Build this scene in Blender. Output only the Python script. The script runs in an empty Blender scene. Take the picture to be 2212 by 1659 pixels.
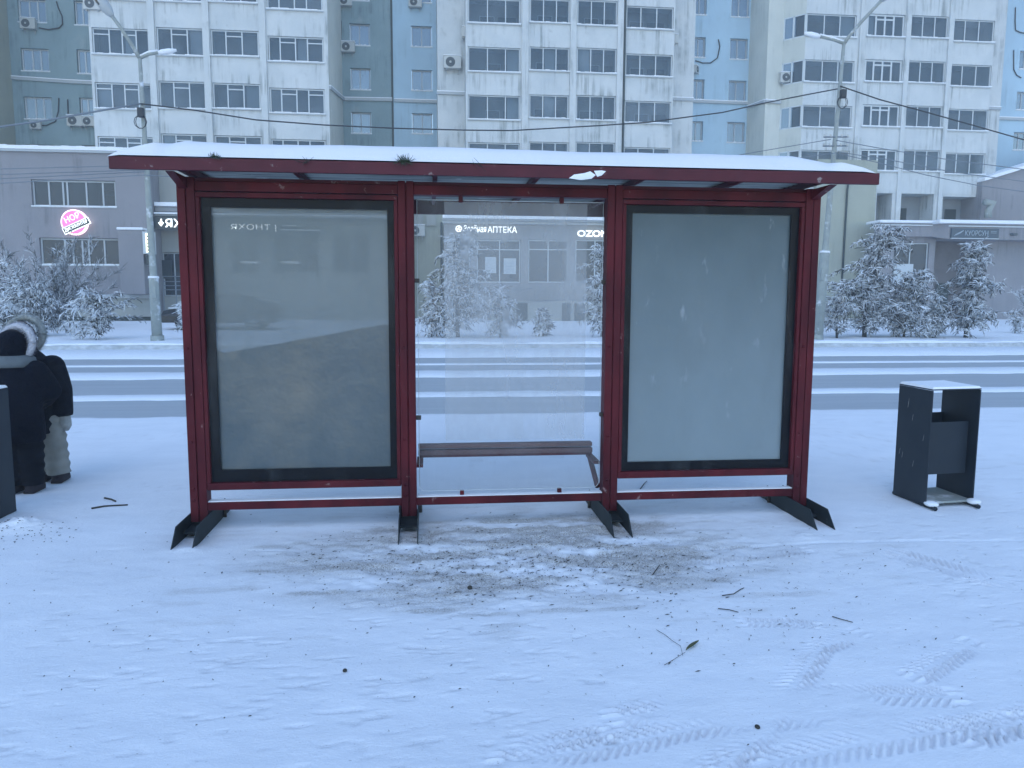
import bpy, math, random
import numpy as np
from mathutils import Vector, Matrix
random.seed(7)
scene = bpy.context.scene
COL = scene.collection
# ------------------------------------------------------------------ camera
F, CX, CY, CAMH = 1660., 1106., 829.5, 1.6          # photo measured on a 2212 px wide copy
PITCH = math.atan((CY-640)/F); YAW = math.radians(6.2); ROLL = .004
FW = Vector((math.sin(YAW)*math.cos(PITCH), math.cos(YAW)*math.cos(PITCH), -math.sin(PITCH)))
RT = Vector((math.cos(YAW), -math.sin(YAW), 0)); UP = RT.cross(FW)
cam = bpy.data.cameras.new('camera'); camo = bpy.data.objects.new('camera', cam); COL.objects.link(camo)
R2 = RT*math.cos(ROLL)+UP*math.sin(ROLL); U2 = -RT*math.sin(ROLL)+UP*math.cos(ROLL)
M = Matrix((R2, U2, -FW)).transposed().to_4x4(); M.translation = (0, 0, CAMH); camo.matrix_world = M
cam.sensor_width = 36; cam.lens = F/2212*36; cam.clip_start = .05; cam.clip_end = 600
scene.camera = camo
# ------------------------------------------------------------------ world, sun
world = bpy.data.worlds.new('World'); scene.world = world; world.use_nodes = True
wn = world.node_tree; wn.nodes.clear()
wo = wn.nodes.new('ShaderNodeOutputWorld'); wb = wn.nodes.new('ShaderNodeBackground'); sk = wn.nodes.new('ShaderNodeTexSky')
SUN_EL, SUN_AZ = math.radians(50), math.radians(200)
sk.sky_type = 'NISHITA'; sk.sun_disc = False; sk.sun_elevation = SUN_EL; sk.sun_rotation = SUN_AZ
sk.air_density = 1.2; sk.dust_density = .0; sk.ozone_density = 2.7
wb.inputs[1].default_value = .15
wn.links.new(sk.outputs[0], wb.inputs[0]); wn.links.new(wb.outputs[0], wo.inputs[0])
sun = bpy.data.lights.new('sun', 'SUN'); sun.energy = .28; sun.angle = math.radians(40); sun.color = (1, .95, .88)
suno = bpy.data.objects.new('sun', sun); COL.objects.link(suno)
suno.rotation_euler = (math.radians(40), 0, math.radians(-20))
vs = scene.view_settings; vs.view_transform = 'Standard'; vs.look = 'None'; vs.gamma = 1; vs.use_curve_mapping = False
vs.exposure = .93
# ------------------------------------------------------------------ helpers
def ray(u, v):
    x, y = u-CX, -(v-CY); c, s = math.cos(ROLL), math.sin(ROLL)
    x, y = x*c-y*s, x*s+y*c
    return FW*F + RT*x + UP*y
def W(u, v, Y):
    d = ray(u, v); t = Y/d.y; return d.x*t, CAMH+d.z*t
def WX(u, v, Y): return W(u, v, Y)[0]
def WZ(u, v, Y): return W(u, v, Y)[1]
def G(u, v, z=0.):
    d = ray(u, v); t = (z-CAMH)/d.z; return d.x*t, d.y*t
def V3(x, y, z): return Vector((x, y, z))
def tag(o, label=None, cat=None, group=None, kind=None):
    if label: o['label'] = label
    if cat: o['category'] = cat
    if group: o['group'] = group
    if kind: o['kind'] = kind
    return o
def empty(name, loc, label, cat, group=None, rz=0):
    o = bpy.data.objects.new(name, None); COL.objects.link(o); o.location = loc; o.rotation_euler = (0, 0, rz)
    return tag(o, label, cat, group)
class MB:
    def __init__(s): s.v = []; s.f = []; s.mi = []; s.sm = []
    def add(s, vs, fs, m=0, smooth=False):
        b = len(s.v); s.v += [tuple(p) for p in vs]
        for f in fs: s.f.append([b+i for i in f]); s.mi.append(m); s.sm.append(smooth)
        return s
    def box(s, x0, x1, y0, y1, z0, z1, m=0):
        return s.add([(x0,y0,z0),(x1,y0,z0),(x1,y1,z0),(x0,y1,z0),(x0,y0,z1),(x1,y0,z1),(x1,y1,z1),(x0,y1,z1)],
              [(0,3,2,1),(4,5,6,7),(0,1,5,4),(1,2,6,5),(2,3,7,6),(3,0,4,7)], m)
    def tube(s, pts, r, n=8, m=0, caps=True, smooth=True):
        pts = [Vector(p) for p in pts]; k = len(pts)
        if not hasattr(r, '__len__'): r = [r]*k
        vs = []; pa = None
        for i, p in enumerate(pts):
            d = (pts[min(i+1, k-1)]-pts[max(i-1, 0)])
            d = d.normalized() if d.length > 1e-9 else Vector((0, 0, 1))
            if pa is None: pa = d.orthogonal().normalized()
            else:
                pa = pa-d*pa.dot(d); pa = pa.normalized() if pa.length > 1e-6 else d.orthogonal().normalized()
            b = d.cross(pa)
            for j in range(n):
                a = 2*math.pi*j/n; vs.append(p+pa*math.cos(a)*r[i]+b*math.sin(a)*r[i])
        fs = [(i*n+j, i*n+(j+1) % n, (i+1)*n+(j+1) % n, (i+1)*n+j) for i in range(k-1) for j in range(n)]
        if caps: fs += [tuple(range(n-1, -1, -1)), tuple(range((k-1)*n, k*n))]
        return s.add(vs, fs, m, smooth)
    def loft(s, rings, n=20, m=0):       # rings: (x, y, z, rx, ry[, tilt vector])
        vs = []
        for rg in rings:
            x, y, z, rx, ry = rg[:5]
            for j in range(n):
                a = 2*math.pi*j/n; vs.append((x+rx*math.cos(a), y+ry*math.sin(a), z))
        k = len(rings)
        fs = [(i*n+j, i*n+(j+1) % n, (i+1)*n+(j+1) % n, (i+1)*n+j) for i in range(k-1) for j in range(n)]
        fs += [tuple(range(n-1, -1, -1)), tuple(range((k-1)*n, k*n))]
        return s.add(vs, fs, m, True)
    def ball(s, c, r, nu=14, nv=9, m=0):
        if not hasattr(r, '__len__'): r = (r, r, r)
        vs = [(c[0], c[1], c[2]-r[2])]
        for i in range(1, nv):
            t = math.pi*i/nv-math.pi/2
            for j in range(nu):
                a = 2*math.pi*j/nu
                vs.append((c[0]+r[0]*math.cos(t)*math.cos(a), c[1]+r[1]*math.cos(t)*math.sin(a), c[2]+r[2]*math.sin(t)))
        vs.append((c[0], c[1], c[2]+r[2])); e = len(vs)-1; fs = []
        for j in range(nu):
            fs.append((0, 1+(j+1) % nu, 1+j)); fs.append((e, e-nu+j, e-nu+(j+1) % nu))
        for i in range(nv-2):
            for j in range(nu):
                a = 1+i*nu; fs.append((a+j, a+(j+1) % nu, a+nu+(j+1) % nu, a+nu+j))
        return s.add(vs, fs, m, True)
    def build(s, name, mats, parent=None, bevel=0, loc=None):
        me = bpy.data.meshes.new(name); me.from_pydata(s.v, [], s.f); me.validate()
        if not isinstance(mats, (list, tuple)): mats = [mats]
        for mt in mats: me.materials.append(mt)
        if len(me.polygons) == len(s.f):
            me.polygons.foreach_set('material_index', s.mi); me.polygons.foreach_set('use_smooth', s.sm)
        o = bpy.data.objects.new(name, me); COL.objects.link(o)
        if loc: o.location = loc
        if parent is not None: o.parent = parent
        if bevel:
            b = o.modifiers.new('bevel', 'BEVEL'); b.width = bevel; b.segments = 2; b.limit_method = 'ANGLE'
        return o
def copy_tree(o, parent=None, group=None):
    c = o.copy(); COL.objects.link(c); c.parent = parent
    for ch in [q for q in bpy.data.objects if q.parent == o]: copy_tree(ch, c)
    return c
# ------------------------------------------------------------------ materials
def newmat(name):
    m = bpy.data.materials.new(name); m.use_nodes = True; t = m.node_tree
    return m, t, t.nodes['Principled BSDF']
def node(t, typ, **kw):
    n = t.nodes.new(typ)
    for k, v in kw.items():
        if k.startswith('i_'): n.inputs[k[2:].replace('_', ' ')].default_value = v
        else: setattr(n, k, v)
    return n
def coords(t, scale=(1, 1, 1), obj=False):
    mp = node(t, 'ShaderNodeMapping'); mp.inputs['Scale'].default_value = scale
    if obj:
        tc = node(t, 'ShaderNodeTexCoord'); t.links.new(tc.outputs['Object'], mp.inputs[0])
    else:
        tc = node(t, 'ShaderNodeNewGeometry'); t.links.new(tc.outputs['Position'], mp.inputs[0])
    return mp
def noise(t, scale, stretch=(1, 1, 1), detail=5, rough=.6, obj=False):
    mp = coords(t, stretch, obj); n = node(t, 'ShaderNodeTexNoise'); n.inputs['Scale'].default_value = scale
    n.inputs['Detail'].default_value = detail; n.inputs['Roughness'].default_value = rough
    t.links.new(mp.outputs[0], n.inputs['Vector']); return n.outputs['Fac']
def ramp(t, src, a, b, ca=(0, 0, 0, 1), cb=(1, 1, 1, 1)):
    r = node(t, 'ShaderNodeValToRGB'); e = r.color_ramp.elements
    e[0].position = a; e[1].position = b; e[0].color = ca; e[1].color = cb
    t.links.new(src, r.inputs[0]); return r.outputs[0]
def mix(t, fac, a, b, typ='MIX'):
    m = node(t, 'ShaderNodeMix', data_type='RGBA', blend_type=typ)
    for i, x in ((0, fac), (6, a), (7, b)):
        if isinstance(x, (int, float)): m.inputs[i].default_value = x
        elif isinstance(x, tuple): m.inputs[i].default_value = (*x[:3], 1)
        else: t.links.new(x, m.inputs[i])
    return m.outputs[2]
def bump(t, p, h, strength=.3, dist=.01):
    b = node(t, 'ShaderNodeBump'); b.inputs['Strength'].default_value = strength; b.inputs['Distance'].default_value = dist
    t.links.new(h, b.inputs['Height']); t.links.new(b.outputs[0], p.inputs['Normal'])
def mottled(name, c1, c2, c3=None, scale=3, stretch=(1, 1, 1), lo=.35, hi=.7, rough=.8, bumps=.3, bscale=40, bdist=.005,
            streak=0., spot=(.62, .72), metal=0, obj=False, spec=.5, sscale=8):
    m, t, p = newmat(name)
    c = mix(t, ramp(t, noise(t, scale, stretch, obj=obj), lo, hi), c1, c2)
    if c3: c = mix(t, ramp(t, noise(t, sscale, obj=obj), *spot), c, c3)
    if streak:
        s1 = ramp(t, noise(t, 5, (1, 1, .05), 5, .65, obj), .48, .68)
        s2 = ramp(t, noise(t, .55, (1, 1, 1.3), 4, .6, obj), .44, .62)
        f = mix(t, 1., s1, s2, 'MULTIPLY'); f = mix(t, 1., f, (streak, streak, streak), 'MULTIPLY')
        c = mix(t, f, c, (c1[0]*.22, c1[1]*.26, c1[2]*.25))
    t.links.new(c, p.inputs['Base Color']); p.inputs['Roughness'].default_value = rough; p.inputs['Metallic'].default_value = metal
    p.inputs['Specular IOR Level'].default_value = spec
    if bumps: bump(t, p, noise(t, bscale, obj=obj), bumps, bdist)
    return m
def plain(name, c, rough=.6, metal=0, emit=0, spec=.5):
    m, t, p = newmat(name)
    n = noise(t, 30); t.links.new(mix(t, ramp(t, n, .3, .8), tuple(x*.88 for x in c), c), p.inputs['Base Color'])
    p.inputs['Roughness'].default_value = rough; p.inputs['Metallic'].default_value = metal; p.inputs['Specular IOR Level'].default_value = spec
    if emit: p.inputs['Emission Color'].default_value = (*c, 1); p.inputs['Emission Strength'].default_value = emit
    return m
SNOWC = (.80, .83, .86)
MT = {}
MT['snow'] = mottled('snow', SNOWC, (.76, .79, .83), scale=1.5, rough=.75, bumps=.5, bscale=14, bdist=.02, spec=.2)
MT['road'] = mottled('frosted_asphalt', (.34, .37, .395), (.40, .43, .45), (.33, .35, .37), scale=2, stretch=(.12, 2.2, 1), rough=.7, bumps=.3, bscale=30)
MT['kerb'] = mottled('frosted_kerb', (.36, .38, .38), (.55, .58, .6), scale=5, rough=.85, bscale=14, bdist=.03)
MT['red'] = mottled('worn_red_paint', (.046, .004, .009), (.100, .010, .016), (.20, .12, .12), scale=3.2, stretch=(1, 1, .45), lo=.38, hi=.66, rough=.5, bumps=.25, bscale=60, bdist=.002, spot=(.655, .69), sscale=11, spec=.15)
MT['redtop'] = mottled('dull_red_paint', (.052, .006, .014), (.085, .011, .021), (.22, .18, .18), scale=3, rough=.55, bumps=.3, bscale=50, bdist=.003, spot=(.66, .70), sscale=12, spec=.3)
MT['black'] = mottled('black_border', (.002, .003, .006), (.004, .006, .010), scale=6, rough=.35, bumps=.05, spec=.15)
MT['skid'] = mottled('dark_green_steel', (.014, .022, .027), (.024, .033, .038), (.10, .10, .10), scale=6, rough=.7, spec=.25, spot=(.68, .74), sscale=20)
MT['bin'] = mottled('dark_sheet_steel', (.010, .018, .028), (.018, .026, .036), scale=3, rough=.6, spec=.3, bumps=.15, bscale=20, bdist=.004)
MT['white_wall'] = mottled('white_render', (.57, .60, .60), (.48, .52, .53), (.35, .38, .38), scale=.8, rough=.9, streak=.75, spot=(.63, .82), sscale=1.2, bscale=8, bdist=.03)
MT['cream_wall'] = mottled('cream_render', (.56, .58, .53), (.47, .50, .46), scale=.5, rough=.9, streak=.3, bscale=8, bdist=.02)
MT['beige_wall'] = mottled('beige_render', (.36, .38, .31), (.31, .33, .28), scale=.6, rough=.9, streak=.25, bscale=8, bdist=.02)
MT['grey_wall'] = mottled('grey_render', (.26, .355, .38), (.205, .29, .31), (.33, .39, .40), scale=.5, rough=.9, streak=.6, spot=(.6, .8), sscale=.8, bscale=8, bdist=.03)
MT['blue_wall'] = mottled('pale_blue_render', (.40, .56, .67), (.35, .49, .59), scale=.5, rough=.9, streak=.3, bscale=8, bdist=.02)
MT['pink_wall'] = mottled('pinkish_grey_render', (.255, .25, .265), (.215, .215, .225), (.22, .22, .23), scale=.5, rough=.9, streak=.45, spot=(.62, .8), sscale=1, bscale=8, bdist=.03)
MT['shop_wall'] = mottled('blue_grey_cladding', (.275, .28, .285), (.23, .24, .25), scale=.6, rough=.8, streak=.3, bscale=8, bdist=.02)
MT['siding'] = mottled('beige_siding', (.33, .34, .31), (.29, .30, .28), scale=.5, stretch=(6, 1, .3), rough=.8, bscale=6)
MT['dark'] = plain('dark_plinth', (.035, .05, .045), .8)
MT['inner'] = mottled('loggia_interior', (.30, .33, .35), (.22, .25, .27), scale=1, rough=.9)
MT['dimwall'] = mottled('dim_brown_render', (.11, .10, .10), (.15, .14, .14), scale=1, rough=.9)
MT['frame'] = plain('white_window_frame', (.55, .6, .62), .5)
MT['greyframe'] = plain('grey_window_frame', (.40, .44, .46), .5)
MT['cable'] = plain('black_cable', (.03, .035, .04), .7)
MT['frostcable'] = plain('frosted_cable', (.18, .21, .24), .7)
MT['concrete'] = mottled('frosted_concrete', (.30, .33, .31), (.24, .27, .26), (.6, .64, .68), scale=4, rough=.85, bscale=20, bdist=.01, spot=(.58, .7), sscale=3)
MT['ac'] = plain('off_white_casing', (.50, .52, .50), .5)
MT['darkgrille'] = plain('dark_fan_grille', (.06, .08, .09), .6)
MT['signdark'] = plain('dark_green_sign_face', (.018, .032, .036), .35)
MT['signblue'] = plain('slate_blue_sign_face', (.045, .075, .10), .4)
MT['emitw'] = plain('lit_white_letters', (.85, .9, .9), .5, emit=1.1)
MT['emitcut'] = plain('white_letters', (.8, .85, .85), .5, emit=.9)
MT['faintw'] = plain('pale_letters', (.6, .65, .68), .5, emit=.25)
MT['dullw'] = plain('dull_letters', (.36, .42, .46), .5)
MT['pink'] = plain('pink_lightbox', (.85, .16, .38), .5, emit=.45)
MT['pinkw'] = plain('pale_pink_letters', (1, .72, .82), .5, emit=.8)
MT['yellowbox'] = plain('lit_yellow_lightbox', (.95, 1, .6), .5, emit=1.2)
MT['paper'] = plain('pale_paper', (.5, .55, .58), .7)
MT['carpaint'] = plain('black_car_paint', (.008, .011, .014), .25)
MT['tyre'] = plain('black_tyre', (.015, .017, .02), .8)
MT['alloy'] = plain('grey_alloy', (.25, .27, .3), .35, metal=.8)
MT['lamp'] = plain('clear_headlight', (.5, .55, .6), .15)
MT['coat'] = mottled('navy_padded_coat', (.001, .003, .009), (.003, .005, .012), scale=6, rough=.85, bumps=.9, bscale=7, bdist=.06, spec=.12)
MT['coatb'] = mottled('black_padded_jacket', (.004, .006, .012), (.006, .008, .014), scale=6, rough=.8, bumps=.9, bscale=7, bdist=.06, spec=.12)
MT['trousers'] = mottled('dark_trousers', (.002, .004, .009), (.004, .006, .012), scale=6, rough=.9, bumps=.4, bscale=8, bdist=.02, spec=.2)
MT['khaki'] = mottled('khaki_padded_trousers', (.27, .27, .25), (.21, .21, .19), scale=7, rough=.9, bumps=.5, bscale=10, bdist=.02, spec=.2)
MT['fur'] = mottled('white_fur', (.55, .56, .62), (.40, .42, .46), scale=60, rough=.95, bumps=.6, bscale=90, bdist=.01)
MT['greyfur'] = mottled('grey_fur', (.33, .36, .36), (.22, .25, .26), scale=60, rough=.95, bumps=.6, bscale=90, bdist=.01)
MT['scarf'] = mottled('grey_knit_collar', (.12, .145, .16), (.09, .11, .125), scale=12, rough=.95, bumps=.6, bscale=60, bdist=.01)
MT['mitten'] = mottled('pale_knit_mitten', (.34, .35, .34), (.27, .28, .27), scale=20, rough=.95, bumps=.6, bscale=80, bdist=.008)
MT['boot'] = plain('brown_felt_boot', (.018, .014, .02), .85)
MT['skin'] = plain('skin', (.50, .32, .25), .55)
MT['hairdark'] = plain('dark_hair', (.015, .012, .012), .6)
MT['stick'] = plain('dark_twig_bark', (.035, .035, .03), .85)
MT['leaf'] = plain('dry_olive_leaf', (.10, .11, .05), .7)
MT['needles'] = plain('green_needles', (.03, .05, .03), .8)
MT['pipe'] = plain('dark_downpipe', (.03, .05, .05), .6)
MT['lampglass'] = plain('dark_lamp_glass', (.05, .06, .06), .3)
MT['bolt'] = plain('dark_rubber_clamp', (.03, .025, .02), .6)
# snow settles on upward faces of twigs
def twigmat(name, bark, lo=-.25, hi=.35):
    m, t, p = newmat(name)
    g = node(t, 'ShaderNodeNewGeometry'); sx = node(t, 'ShaderNodeSeparateXYZ'); t.links.new(g.outputs['Normal'], sx.inputs[0])
    nz = noise(t, 6, detail=3)
    ad = node(t, 'ShaderNodeMath', operation='MULTIPLY_ADD'); t.links.new(nz, ad.inputs[0]); ad.inputs[1].default_value = 1.6; ad.inputs[2].default_value = -.8
    s2 = node(t, 'ShaderNodeMath', operation='ADD'); t.links.new(ad.outputs[0], s2.inputs[0]); t.links.new(sx.outputs[2], s2.inputs[1])
    r = node(t, 'ShaderNodeMapRange'); r.inputs['From Min'].default_value = lo; r.inputs['From Max'].default_value = hi
    t.links.new(s2.outputs[0], r.inputs['Value'])
    t.links.new(mix(t, r.outputs[0], bark, (.72, .76, .80)), p.inputs['Base Color']); p.inputs['Roughness'].default_value = .9
    p.inputs['Specular IOR Level'].default_value = .1
    return m
MT['twig'] = twigmat('frosted_twigs', (.045, .05, .045))
MT['twigdark'] = twigmat('lightly_frosted_twigs', (.035, .04, .036), -.2, .42)
def glass(name, c1, c2, alpha, rough=.08, tint=None):
    m, t, p = newmat(name)
    oi = node(t, 'ShaderNodeObjectInfo'); r = ramp(t, oi.outputs['Random'], 0, 1, (*c1, 1), (*c2, 1))
    t.links.new(mix(t, ramp(t, noise(t, .7, detail=2), .3, .7), r, tuple(x*.75 for x in c1)), p.inputs['Base Color'])
    p.inputs['Roughness'].default_value = rough
    tr = node(t, 'ShaderNodeBsdfTransparent'); mx = node(t, 'ShaderNodeMixShader'); mx.inputs[0].default_value = alpha
    tr.inputs[0].default_value = (.75, .82, .86, 1)
    t.links.new(tr.outputs[0], mx.inputs[1]); t.links.new(p.outputs[0], mx.inputs[2])
    t.links.new(mx.outputs[0], t.nodes['Material Output'].inputs[0]); return m
MT['pane'] = glass('window_glass', (.03, .055, .08), (.09, .135, .18), .78)
MT['darkpane'] = glass('dark_shop_glass', (.015, .03, .045), (.04, .065, .09), .92, .25)
MT['logpane'] = glass('loggia_glass', (.09, .14, .18), (.22, .28, .33), .55)
def streaky(name, c, lo, hi, stretch, scale, alpha0, alpha1, rough=.25, extra=None):
    m, t, p = newmat(name); p.inputs['Base Color'].default_value = (*c, 1); p.inputs['Roughness'].default_value = rough
    n = noise(t, scale, stretch, 5, .6); r = node(t, 'ShaderNodeMapRange'); r.inputs['From Min'].default_value = lo; r.inputs['From Max'].default_value = hi
    r.inputs['To Min'].default_value = alpha0; r.inputs['To Max'].default_value = alpha1; t.links.new(n, r.inputs['Value'])
    tr = node(t, 'ShaderNodeBsdfTransparent'); mx = node(t, 'ShaderNodeMixShader')
    t.links.new(r.outputs[0], mx.inputs[0]); t.links.new(tr.outputs[0], mx.inputs[1]); t.links.new(p.outputs[0], mx.inputs[2])
    t.links.new(mx.outputs[0], t.nodes['Material Output'].inputs[0]); return m
MT['clearglass'] = streaky('clear_glass', (.34, .38, .41), .35, .7, (1.4, 1, .5), 3, .06, .20, .12)
MT['caseglass'] = streaky('poster_case_glass', (.26, .29, .30), .52, .80, (2.2, 1, .6), 2.2, .0, .16, .12)
MT['frostglass'] = streaky('hazy_glass_film', (.38, .41, .44), .3, .7, (2.2, 1, .7), 2.2, .26, .52, .35)
for n_ in MT['caseglass'].node_tree.nodes:
    if n_.type == 'BSDF_PRINCIPLED': n_.inputs['Specular IOR Level'].default_value = .12
MT['milky'] = streaky('milky_dirty_sheet', (.105, .14, .155), .35, .65, (1, 1, .6), 1.8, .82, .93, .3)
MT['poster'] = mottled('blank_grey_sheet', (.060, .085, .098), (.088, .11, .12), (.13, .135, .125), scale=1.6, stretch=(1.6, 1, .7), rough=.34, bumps=.6, bscale=1.3, bdist=.05, spot=(.5, .75), sscale=1.5)
MT['backsheet'] = mottled('frosted_snowlit_sheet', (.125, .165, .18), (.155, .195, .21), scale=1.5, stretch=(1, 1, .7), rough=.4, bumps=.15, bscale=3, bdist=.02)
mm_, tt_, pp_ = newmat('frosted_snowlit_sheet')
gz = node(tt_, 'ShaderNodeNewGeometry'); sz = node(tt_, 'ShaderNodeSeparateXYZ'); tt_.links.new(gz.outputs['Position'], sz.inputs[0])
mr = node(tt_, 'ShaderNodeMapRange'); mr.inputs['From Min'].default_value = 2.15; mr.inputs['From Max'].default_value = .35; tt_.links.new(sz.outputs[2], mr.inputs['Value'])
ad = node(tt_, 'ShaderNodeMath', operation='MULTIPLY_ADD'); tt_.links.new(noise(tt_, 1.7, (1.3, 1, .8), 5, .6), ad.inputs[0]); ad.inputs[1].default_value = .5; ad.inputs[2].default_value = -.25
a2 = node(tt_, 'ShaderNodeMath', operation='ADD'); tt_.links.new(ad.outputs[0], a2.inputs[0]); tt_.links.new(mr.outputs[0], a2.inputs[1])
cx_ = mix(tt_, a2.outputs[0], (.065, .10, .115), (.19, .24, .265)); cx_ = mix(tt_, ramp(tt_, noise(tt_, 9, (1, 1, .4)), .62, .8), cx_, (.28, .32, .35))  # paler towards the bottom: light off the snow painted into the sheet colour
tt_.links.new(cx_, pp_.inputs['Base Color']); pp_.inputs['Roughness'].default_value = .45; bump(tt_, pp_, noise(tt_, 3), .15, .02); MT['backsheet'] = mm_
MT['roofsheet'] = mottled('corrugated_plastic', (.40, .42, .37), (.17, .19, .17), (.48, .50, .46), scale=3, lo=.42, hi=.58, stretch=(.4, 6, 1), rough=.5, spot=(.6, .7), sscale=5)
MT['benchwood'] = mottled('worn_brown_red_slat', (.10, .05, .055), (.15, .09, .09), scale=4, stretch=(.5, 6, 3), rough=.6)
# ------------------------------------------------------------------ ground
def vnoise(x, y, seed=0):
    xi, yi = np.floor(x).astype(np.int64), np.floor(y).astype(np.int64); fx, fy = x-xi, y-yi
    fx = fx*fx*(3-2*fx); fy = fy*fy*(3-2*fy)
    def h(a, b):
        n = (a*374761393+b*668265263+seed*974634777) & 0xffffffff
        n = ((n ^ (n >> 13))*1274126177) & 0xffffffff
        return ((n ^ (n >> 16)) & 0xffff)/65535.
    return (h(xi, yi)*(1-fx)+h(xi+1, yi)*fx)*(1-fy)+(h(xi, yi+1)*(1-fx)+h(xi+1, yi+1)*fx)*fy
def fbm(x, y, o=4, seed=0):
    s = 0; a = .5
    for i in range(o): s = s+a*vnoise(x*2**i, y*2**i, seed+i); a *= .5
    return s/(1-.5**o)
def grid_mesh(name, xs, ys, H, mats, attr=None, parent=None):
    nx, ny = len(xs), len(ys); Xg, Yg = np.meshgrid(xs, ys)
    co = np.stack([Xg, Yg, H], -1).reshape(-1, 3)
    i = (np.arange(ny-1)[:, None]*nx+np.arange(nx-1)[None, :]).ravel()
    fa = np.stack([i, i+1, i+1+nx, i+nx], -1)
    me = bpy.data.meshes.new(name); me.vertices.add(len(co)); me.vertices.foreach_set('co', co.ravel())
    me.loops.add(fa.size); me.loops.foreach_set('vertex_index', fa.ravel())
    me.polygons.add(len(fa)); me.polygons.foreach_set('loop_start', np.arange(len(fa))*4)
    me.polygons.foreach_set('use_smooth', np.ones(len(fa), bool)); me.update(calc_edges=True); me.validate()
    if attr is not None:
        at = me.attributes.new('dirt', 'FLOAT', 'POINT'); at.data.foreach_set('value', attr.ravel().astype(np.float32))
    me.materials.append(mats); o = bpy.data.objects.new(name, me); COL.objects.link(o); return o
def spaced(a, b, c, d, st, big):
    L = []; x = a; 
    while x > b: L.append(x); x -= st; st = min(st*1.12, big)
    return L
fx = np.concatenate([np.arange(-3.6, .1, .016), np.arange(.1, 4.7, .009)]); fy = np.concatenate([np.arange(2.05, 3.95, .009), np.arange(3.95, 6.3, .016)])
def outward(start, end, st, big):
    L = []; x = start; s = st; sg = 1 if end > start else -1
    while (end-x)*sg > 0: s = min(s*1.1, big); x += s*sg; L.append(x)
    return L
XS = np.array(outward(fx[0], -60, .016, 1.5)[::-1]+list(fx)+outward(fx[-1], 90, .016, 1.5))
YS = np.array(outward(fy[0], -12, .016, .6)[::-1]+list(fy)+[y for y in outward(fy[-1], 10.1, .016, .12) if y < 10.25]+[10.3, 10.42, 10.5])
Xg, Yg = np.meshgrid(XS, YS)
Hh = (fbm(Xg*.7, Yg*.7, 3, 1)-.5)*.035+(fbm(Xg*5, Yg*9, 4, 5)-.5)*.006
sc1 = np.clip(fbm(Xg*9+Yg*2, Yg*26-Xg*3, 4, 11)-.62, 0, 1)*np.clip((fbm(Xg*.9, Yg*.9, 2, 21)-.42)*5, 0, 1)
Hh = Hh-sc1*.032*np.clip(.3+fbm(Xg*.5+9, Yg*.5, 2, 15)*1.4, 0, 1.3)+(fbm(Xg*17, Yg*21, 3, 17)-.5)*.0035
def seg_d(px, py, pts):
    best = np.full(px.shape, 9.); bs = np.zeros(px.shape); side = np.zeros(px.shape); acc = 0
    for (x0, y0), (x1, y1) in zip(pts[:-1], pts[1:]):
        dx, dy = x1-x0, y1-y0; L = math.hypot(dx, dy); t = np.clip(((px-x0)*dx+(py-y0)*dy)/L/L, 0, 1)
        ex, ey = px-x0-t*dx, py-y0-t*dy; d = np.hypot(ex, ey); k = d < best
        best[k] = d[k]; bs[k] = (acc+t*L)[k]; side[k] = ((ex*dy-ey*dx)/L)[k]; acc += L
    return best, bs, side
TR = [([(1340, 1548), (1530, 1520), (1820, 1500), (2050, 1506)], .085, .035), ([(1090, 1645), (1290, 1612), (1500, 1570), (1760, 1548)], .08, .035),
      ([(1540, 1670), (1640, 1585), (1700, 1500), (1770, 1400), (1850, 1370)], .075, .032), ([(1660, 1650), (1850, 1610), (2030, 1580), (2200, 1560)], .09, .04),
      ([(1480, 1212), (1600, 1200), (1740, 1190)], .07, .03), ([(1950, 1200), (2040, 1225), (2140, 1255)], .12, .035), ([(1980, 1460), (2090, 1390)], .08, .035),
      ([(1610, 1345), (1700, 1345), (1760, 1350)], .06, .03), ([(1130, 1610), (1300, 1580)], .06, .03), ([(2090, 1590), (2250, 1545)], .09, .035)]
TRK = np.zeros(Xg.shape)
for pts, hw, pitch in TR:
    gp = [G(*p) for p in pts]; d, s_, sd = seg_d(Xg, Yg, gp)
    fade = np.clip((fbm(Xg*3, Yg*5, 3, 31)-.34)*5, 0, 1)
    inb = np.clip((hw-d)/.02, 0, 1)*fade
    bars = np.sin(2*math.pi*(s_+np.abs(sd)*.9)/(pitch*1.15)+fbm(Xg*4, Yg*4, 2, 3)*1.5)
    bb = np.clip(bars*1.6, -1, 1)*(np.abs(sd) > hw*.22); Hh = Hh-inb*(.004+.0085*bb); TRK = TRK+inb*np.clip(.25+.6*bb, 0, 1)
# long kerb crack line and piled snow by the bin, skids
crk, _, _ = seg_d(Xg, Yg, [G(230, 1188), G(700, 1190), G(1106, 1196), G(1400, 1190), G(1800, 1172), G(2212, 1166)])
Hh = Hh-np.clip(1-crk/.02, 0, 1)*.012*np.clip((fbm(Xg*2, Yg*2, 2, 41)-.42)*8, 0, 1)
def hump(x, y, r, h): 
    global Hh
    d = np.hypot(Xg-x, (Yg-y)*1.3)/r; Hh = Hh+h*np.clip(1-d, 0, 1)**1.5*(.35+1.2*fbm(Xg*22, Yg*22, 4, 51))
hump(*G(50, 1140), .30, .07); hump(*G(1285, 1140), .2, .02); hump(*G(850, 1160), .22, .025); hump(*G(1745, 1160), .18, .02); hump(*G(400, 1190), .22, .018)
sx_, sy_ = G(1120, 1195); 
dd = np.hypot((Xg-sx_)/1.25, (Yg-sy_+.05)/.62); dd2 = np.hypot((Xg-G(1200,1130)[0])/.75, (Yg-G(1200,1130)[1])/.22)
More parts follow.
